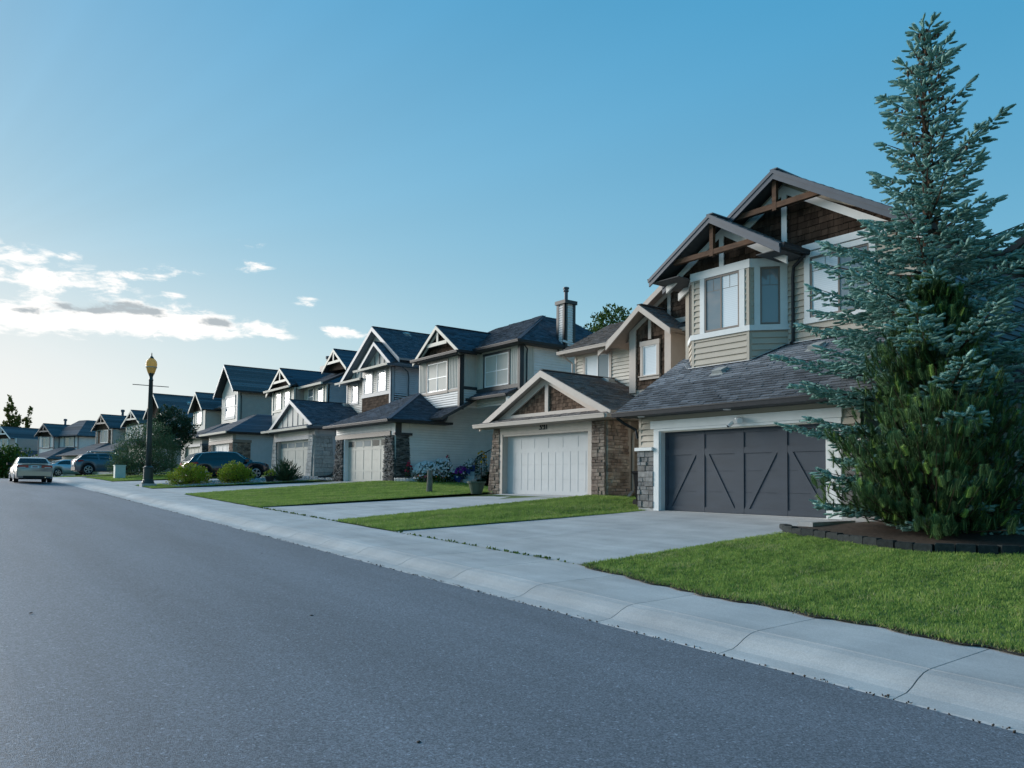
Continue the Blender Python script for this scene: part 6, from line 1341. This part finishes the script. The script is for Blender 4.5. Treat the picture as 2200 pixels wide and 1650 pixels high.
# ------------------------------------------------------------------ bushy pine in front of it
def pine(loc, H, label):
    root = empty('pine_tree', loc, 0, label, 'tree'); rr = random.Random(8); br = MB(); pos, ax, sc, va = [], [], [], []
    br.tube([(0, 0, -.1), (0, 0, H*.5), (.03, 0, H*.93)], [.1, .06, .015], 8)
    for i in range(280):
        zt = H*(rr.random()**.85)*.97; t = zt/H; Rm = 2.02*float(np.interp(t, [0, .12, .3, .5, .7, .85, 1], [.72, .92, 1.0, .84, .55, .30, .05])); a = rr.uniform(0, 6.283); R_ = Rm*rr.uniform(.55, 1.08)
        d = Vector((math.cos(a), math.sin(a), 0)); z0 = max(.15, zt-R_*.75-.1); P = lambda f: d*(R_*f**.8)+Vector((0, 0, z0+(zt-z0)*f**1.3)); br.tube([P(0), P(.5), P(1)], [.014, .009, .004], 4, cap=False)
        f = .3
        while f <= 1.01:
            p = P(f)
            for e_ in range(3 if f < .9 else 5):
                o_ = Vector((rr.uniform(-.16, .16), rr.uniform(-.16, .16), rr.uniform(-.08, .12))); dirn = Vector((d.x*rr.uniform(.0, .6)+rr.uniform(-.35, .35), d.y*rr.uniform(0, .6)+rr.uniform(-.35, .35), rr.uniform(.6, 1.1))).normalized()
                pos.append(p+o_); ax.append(dirn); sc.append(rr.uniform(.14, .22)); va.append(rr.gauss(.42, .16) if rr.random() < .93 else .97)
            f += .12
    for e_ in range(60): z = H*rr.uniform(.86, 1.0); pos.append(Vector((rr.uniform(-.16, .16), rr.uniform(-.16, .16), z-.15))); ax.append(Vector((rr.uniform(-.4, .4), rr.uniform(-.4, .4), 1)).normalized()); sc.append(.24); va.append(rr.gauss(.6, .2))
    TV, TF = finger(9, 9, True, .42, .92, .026, .06)
    V, F, vv = stamp(TV, TF, np.array([tuple(p) for p in pos]), np.array([tuple(p) for p in ax]), np.array(sc), NR.uniform(0, 6, len(pos)), np.clip(np.array(va), 0, 1))
    br.obj('branches', 'bark', root, kind='stuff'); npmesh('crown', V, F, 'pine', root, vv, kind='stuff'); print('pine tufts', len(pos), len(F))
pine((14.35, 6.45, gz(14.35, 6.45)), 4.75, 'bushy dark green pine growing in front of the blue spruce')

# ------------------------------------------------------------------ leafy trees and shrubs
def leafy(name, loc, label, cat, mat, blobs, n, leaf, trunk=None, group=None, aspect=(.8, 1.0, 1.0), up=.3, clump=.5, extra=None):
    """blobs: (x,y,z,rx,ry,rz); leaves gathered into small clumps near the blob surfaces"""
    root = empty(name, loc, 0, label, cat, group); bm = MB()
    if trunk: 
        for P, R_ in trunk: bm.tube(P, R_, 7)
    vol = np.array([b[3]*b[4]*b[5] for b in blobs])**.67; cnt = (n*vol/vol.sum()).astype(int); pos, ax = [], []
    for b, c in zip(blobs, cnt):
        nc = max(6, c//14); u = NR.normal(0, 1, (nc, 3)); u /= np.linalg.norm(u, axis=1, keepdims=True); r = NR.uniform(.35, 1.05, (nc, 1))**.5; cc_ = u*r
        idx = NR.integers(0, nc, c); q = cc_[idx]+NR.normal(0, clump*.22, (c, 3)); pos.append(q*np.array(b[3:6])+np.array(b[:3])); ax.append(q*.7+NR.normal(0, .6, (c, 3))+np.array([0, 0, up]))
        for k in range(0, nc, 6): bm.tube([(b[0], b[1], max(.02, b[2]-b[5]*.8)), tuple(np.array(b[:3])+cc_[k]*np.array(b[3:6])*.9)], [.02, .005], 4, cap=False)
    pos = np.concatenate(pos); ax = np.concatenate(ax); pos[:, 2] = np.maximum(pos[:, 2], .02); N = len(pos); sc = leaf*NR.uniform(.6, 1.3, N)
    V, F, vv = stamp(*LEAF, pos, ax, np.stack([sc*aspect[0], sc, sc*aspect[2]], 1), NR.uniform(0, 6.28, N), np.clip(NR.normal(.5, .22, N), 0, 1))
    bm.obj('trunk' if trunk else 'stems', 'bark', root); npmesh('crown', V, F, mat, root, vv, kind='stuff'); return root
SG = 'yellow-green shrubs by the black SUV'
leafy('shrub', (10.2, 40.75, gz(10.2, 40.75)), 'rounded yellow-green shrub with one red leaf cluster near the lamp post', 'shrub', 'golden', [(0, 0, .5, .8, .8, .5), (-.45, -.1, .35, .6, .6, .4), (.45, .1, .42, .6, .6, .45), (-.1, 0, .8, .5, .5, .3)], 5200, .075, None, SG)
leafy('shrub', (12.3, 40.15, gz(12.3, 40.15)), 'golden-leaved rounded shrub in front of the black SUV doors', 'shrub', 'golden', [(0, 0, .5, .75, .75, .5), (.45, 0, .4, .5, .5, .38), (-.4, .05, .38, .5, .5, .36), (0, 0, .85, .42, .42, .32)], 4800, .075, None, SG)
def spiky(name, loc, label, mat, R_, H, n, cat='shrub'):
    root = empty(name, loc, 0, label, cat); rr = random.Random(3); pos, ax, sc, va = [], [], [], []; br = MB()
    for i in range(n):
        a = rr.uniform(0, 6.283); e_ = rr.uniform(.15, 1.45); L = math.sqrt((R_*math.cos(e_))**2+(H*math.sin(e_))**2)*rr.uniform(.75, 1.08); d = Vector((math.cos(a)*math.cos(e_), math.sin(a)*math.cos(e_), math.sin(e_)*H/R_*.8)).normalized(); br.tube([(0, 0, .05), tuple(d*L*.6)], [.012, .006], 4, cap=False)
        f = .25
        while f < 1.0: pos.append(d*(L*f)+Vector((rr.uniform(-.05, .05), rr.uniform(-.05, .05), 0))); ax.append((d+Vector((rr.uniform(-.5, .5), rr.uniform(-.5, .5), rr.uniform(-.1, .5)))).normalized()); sc.append(rr.uniform(.12, .2)); va.append(rr.gauss(.5, .2)); f += .11
    TV, TF = finger(4, 4, True, .3, .6, .05, .09); V, F, vv = stamp(TV, TF, np.array([tuple(p) for p in pos]), np.array([tuple(p) for p in ax]), np.array(sc), NR.uniform(0, 6, len(pos)), np.clip(np.array(va), 0, 1)); br.obj('stems', 'bark', root); npmesh('crown', V, F, mat, root, vv, kind='stuff')
spiky('juniper_shrub', (14.75, 39.75, gz(14.75, 39.75)), 'dark spiky evergreen shrub in front of the pale stone pier', 'juniper', 1.0, 1.15, 190)
leafy('small_shrub', (13.9, 39.55, gz(13.9, 39.55)+.3), 'small yellow-green plant growing in the black pot', 'plant', 'golden', [(0, 0, .15, .28, .28, .22)], 420, .06)
x, y = 11.4, 56.5
leafy('willow_shrub', (x, y, gz(x, y)), 'large grey-green willow shrub on the lawn behind the lamp post', 'shrub', 'willow', [(0, 0, 1.6, 1.7, 1.7, 1.4), (-1.3, -.3, 1.3, 1.0, 1.0, 1.1), (1.2, .2, 1.5, 1.1, 1.1, 1.3), (-.4, -.4, 2.7, 1.0, 1.0, .9), (.6, 0, 2.8, .9, .9, .9), (0, -.5, .8, 1.8, 1.6, .8), (-1.7, 0, .7, .7, .7, .7)], 15000, .14, [([(0, 0, 0), (-.5, 0, 1.5)], [.06, .03]), ([(0, 0, 0), (.5, .1, 1.7)], [.06, .03]), ([(0, 0, 0), (.0, -.3, 2.0)], [.05, .03])], aspect=(.42, 1, 1.0), up=.7, clump=.7)
x, y = 13.4, 58.2
leafy('young_tree', (x, y, gz(x, y)), 'dark leafy young tree standing behind the willow shrub', 'tree', 'leaf_dark', [(0, 0, 3.7, 1.25, 1.25, 1.0), (-.8, 0, 3.4, .8, .8, .7), (.7, 0, 3.3, .8, .8, .8), (-.5, 0, 4.4, .5, .5, .5), (.1, 0, 2.5, 1.0, 1.0, .9)], 6500, .15, [([(0, 0, 0), (0, 0, 1.8), (-.1, 0, 3.6)], [.09, .07, .03])])
x, y = W(12.5, 108)
leafy('far_shrub', (7.0, 106, -.1), 'mass of green shrubs in front of the trussed-gable house past the sedan', 'shrub', 'leaf_green', [(0, 0, 2.6, 2.2, 2.2, 2.6), (2.4, 0, 1.8, 2.0, 2, 1.9), (-2.5, 0, 2.8, 2.0, 2, 2.6)], 7000, .34)
def poplar(loc, H, R_, label, n=3200):
    leafy('poplar_tree', loc, label, 'tree', 'poplar', [(RND.uniform(-.4, .4), RND.uniform(-.4, .4), H*f, R_*math.sin(math.pi*min(.96, f*.95))**.6*.9, R_*.8, H*.11) for f in lin(.2, .95, 9)], n, .38, [([(0, 0, 0), (0, 0, H*.9)], [.22, .05])], 'poplars behind the far houses', up=1.2)
poplar((9.3, 150, -1.5), 15.3, 1.25, 'tallest poplar rising behind the far house with the white trussed gable', 3800); poplar((8.2, 152, -1.5), 11.5, 1.3, 'shorter poplar at the outer side of the tallest poplar'); poplar((10.3, 149, -1.5), 12.6, .8, 'slim poplar between the tallest poplar and the detached one', 2200); poplar((11.9, 151, -1.5), 14.0, .62, 'thin separate poplar nearest the half-timbered house', 1700)
leafy('aspen_tree', (29.4, 30.0, 1.5), 'leafy tree rising behind the roof of house 391', 'tree', 'leaf_green', [(0, 0, 8.4, 1.5, 1.5, 1.2), (-.9, 0, 7.8, 1.0, 1.0, 1.0), (.9, 0, 8.6, 1.0, 1.0, 1.0), (0, 0, 7.0, 1.6, 1.6, 1.0), (.1, .2, 9.5, .6, .6, .6), (-.7, 0, 9.0, .5, .5, .5)], 5200, .15, [([(0, 0, 0), (0, 0, 5), (.1, 0, 8.5)], [.14, .1, .03])])
leafy('garden_tree', (23.6, 8.0, .8), 'leafy tree top just showing above the neighbouring roof past the spruce', 'tree', 'leaf_green', [(.3, -.6, 7.2, .7, .7, .6), (.5, -.8, 7.7, .4, .4, .4), (.2, -.5, 6.6, .7, .7, .6)], 900, .12, [([(0, 0, 0), (0, 0, 5), (.1, 0, 7.5)], [.12, .08, .03])])

# ------------------------------------------------------------------ flower bed and potted flowers by the side steps
def flowers(loc, R_, H, label, petal, nl, nf, size=.045, group='flowers along the grey wall', stretch=1.0, leafmat='leaf_green'):
    root = empty('flowering_plant', loc, 0, label, 'flowers', group); u = NR.normal(0, 1, (nl, 3)); u /= np.linalg.norm(u, axis=1, keepdims=True); p = u*NR.uniform(.4, 1, (nl, 1))**.5*np.array([R_*stretch, R_, H*.55])+np.array([0, 0, H*.45]); p[:, 2] = np.maximum(p[:, 2], .01)
    V, F, vv = stamp(*LEAF, p, u+NR.normal(0, .4, (nl, 3)), .07*NR.uniform(.6, 1.3, nl), NR.uniform(0, 6, nl), NR.random(nl)); npmesh('leaves', V, F, leafmat, root, vv, kind='stuff')
    u = NR.normal(0, 1, (nf, 3)); u[:, 2] = np.abs(u[:, 2]); u /= np.linalg.norm(u, axis=1, keepdims=True); p = u*np.array([R_*stretch*1.02, R_*1.02, H*.57])+np.array([0, 0, H*.47])
    k = 6; V0 = [(0, 0, .1)]+[(math.cos(2*math.pi*i/k)*(1 if i % 2 else .8), math.sin(2*math.pi*i/k)*(1 if i % 2 else .8), .3) for i in range(k)]; F0 = [(0, 1+i, 1+(i+1) % k) for i in range(k)]
    ax_ = u+np.array([-.5, -.5, .2])+NR.normal(0, .2, (nf, 3)); V, F, vv = stamp(np.array(V0), np.array(F0), p, ax_, size*NR.uniform(.7, 1.2, nf), NR.uniform(0, 6, nf), NR.random(nf)); npmesh('blooms', V, F, petal, root, vv, kind='stuff')
    MB().tube([(0, 0, -.05), (0, 0, H*.5)], .02, 5).obj('stem', 'bark', root); return root
zb = lambda x, y: gz(x, y)
flowers((18.7, 31.7, zb(18.7, 31.7)), .55, .95, 'mound of white petunias next to the dark stone pier', 'white_petals', 700, 260, .065, stretch=1.2)
flowers((19.6, 31.8, zb(19.6, 31.8)), .5, 1.1, 'taller white flowers in the middle of the bed along the grey wall', 'white_petals', 700, 170, .06, stretch=1.2)
flowers((20.3, 31.5, zb(20.3, 31.5)), .45, .6, 'leafy plant with few white blooms at the foot of the side steps', 'white_petals', 600, 30, .055, stretch=1.4, leafmat='leaf_dark')
flowers((18.6, 31.2, zb(18.6, 31.2)), .35, .4, 'low mixed red and white bedding flowers in front of the petunias', 'petals', 420, 70, .045, stretch=2.4)
flowers((17.9, 32.0, zb(17.9, 32.0)), .14, 1.0, 'orange and pink pinwheel blooms beside the stone pier', 'red_petals', 60, 14, .07)
flowers((20.0, 31.9, zb(20.0, 31.9)), .12, 1.35, 'single tall stem with dark foliage and a pink bloom', 'red_petals', 160, 4, .07, leafmat='leaf_dark')
wf = MB()
for i in range(16): x = 17.0+i*.07; y = 31.75-i*.01; z = gz(x, y); wf.prism(front(x).__class__((0, y, 0), (1, 0, 0), (0, 0, 1), (0, -1, 0)), [(x, z-.05), (x+.04, z-.05), (x+.04, z+.16), (x+.02, z+.2), (x, z+.16)], -.01, .01)
tag(wf.obj('bed_fence', 'vinyl_white'), 'tiny white picket edging in front of the dark stone pier', 'fence')
for i, (x, y, z, pm, lb) in enumerate([(20.62, 31.6, 1.81, 'purple_petals', 'blue pot of purple petunias on the lowest side step'), (20.92, 31.55, 2.0, 'white_petals', 'blue pot of white and red blooms on the second side step'), (21.2, 31.55, 2.19, 'white_petals', 'blue pot of white blooms on the third side step'), (20.2, 31.3, gz(20.2, 31.3), 'purple_petals', 'blue pot of pale purple blooms on the ground before the steps')]):
    pot('flower_pot', (x, y, z), 'pot_blue', .2, .32, lb, group='blue flower pots by the side steps'); flowers((x, y, z+.26), .24, .36, lb.replace('blue pot of', 'blooms of').replace('blooms of pale purple blooms', 'pale purple blooms').replace('blooms of white blooms', 'white blooms')+' growing from the blue pot', pm, 150, 60, .05, 'flowers in the blue pots')
flowers((20.9, 30.3, gz(20.9, 30.3)), .28, 1.55, 'tall yellow lilies beside the black stair railing', 'yellow_petals', 520, 26, .06, leafmat='leaf_dark')

# ------------------------------------------------------------------ weeds and litter in the joints
n = 900; l = np.concatenate([NR.uniform(9.0, 15.2, 420), NR.uniform(18.3, 24.1, 480)]); keep = (np.sin(l*9)+np.sin(l*23+1)+NR.normal(0, .8, n)) > .1; l = l[keep]; n = len(l); s_ = 8.115+NR.normal(0, .018, n); x, y = vW(s_, l)
p = np.stack([x, y, vgz(s_, l)-.005], 1); V, F, vv = stamp(*LEAF, p, NR.normal(0, .5, (n, 3))+np.array([0, 0, 1]), .042*NR.uniform(.4, 1.5, n), NR.uniform(0, 6, n), NR.random(n)*.5+.5); tag(npmesh('weeds', V, F, 'leaf_green', None, vv, kind='stuff'), 'weeds growing in the joint between pavement and driveways', 'weeds')
n = 700; l = NR.uniform(0, 40, n); s_ = 5.9+NR.normal(0, .02, n); z = vG(l)+.012; V, F, vv = stamp(octv, octf, np.stack([s_, l, z], 1), NR.normal(0, 1, (n, 3)), .011*NR.uniform(.3, 1.5, (n, 3)), NR.uniform(0, 6, n), NR.random(n)); tag(npmesh('grit', V, F, 'soil', None, vv, kind='stuff'), 'dark grit and dirt along the gutter edge', 'grit')
fp = MB()
for (x0, x1, y0, y1) in ((13.95, 15.55, 8.62, 8.96), (15.6, 16.9, 7.6, 8.95)): fp.box(x0, x1, y0, y1, gz((x0+x1)/2, 8.6)-.1, gz((x0+x1)/2, 8.6)+.13)
o = fp.obj('front_path', 'concrete'); o['kind'] = 'structure'

# dry, ragged edge where the near lawn meets the pavement
ed = MB(); L_ = lin(-6.5, 8.95, 140); sheet(ed, lambda l: [s1(l)-.05-.05*RND.random(), s1(l)+.03, s1(l)+.12], L_, .014, lambda s_, l: gz(min(s_, 8.1), l)); o = ed.obj('lawn_edge', 'soil'); o['kind'] = 'structure'
N = 5200; l = NR.uniform(-4, 8.95, N); s_ = np.array([s1(v) for v in l])+NR.normal(.01, .05, N); x, y = s_, l; z = vgz(np.minimum(s_, 8.1), l)-.19+.19; z = np.array([gz(min(a, 8.1), b) for a, b in zip(s_, l)])+.012; an = NR.uniform(0, 6.28, N); h_ = NR.uniform(.012, .05, N); w = .006; la = NR.uniform(0, 6.28, N); ln = h_*NR.uniform(.4, 1.6, N)
V = np.empty((N, 3, 3)); V[:, 0] = np.stack([x-np.cos(an)*w, y-np.sin(an)*w, z], 1); V[:, 1] = np.stack([x+np.cos(an)*w, y+np.sin(an)*w, z], 1); V[:, 2] = np.stack([x+np.cos(la)*ln, y+np.sin(la)*ln, z+h_], 1)
ramp_mat('dry_grass', [(0, (.11, .13, .045)), (.5, (.20, .19, .085)), (1, (.27, .23, .13))], .8)
tag(npmesh('dry_grass', V.reshape(-1, 3), np.arange(N*3).reshape(-1, 3), 'dry_grass', None, np.repeat(NR.random(N), 3), kind='stuff'), 'dry grass along the pavement edge of the near lawn', 'grass')

n = 10; p = np.stack([NR.uniform(-3, 5.5, n), NR.uniform(2.5, 14, n), np.zeros(n)], 1); p[:, 2] = [gz(a, b)+.003 for a, b in p[:, :2]]; V, F, vv = stamp(octv, octf, p, np.tile([[0, 0, 1.]], (n, 1)), np.stack([NR.uniform(.012, .045, n), NR.uniform(.01, .025, n), np.full(n, .008)], 1), NR.uniform(0, 6, n), NR.random(n)); tag(npmesh('road_debris', V, F, 'soil', None, vv, kind='stuff'), 'scattered dark dirt spots on the asphalt', 'debris')
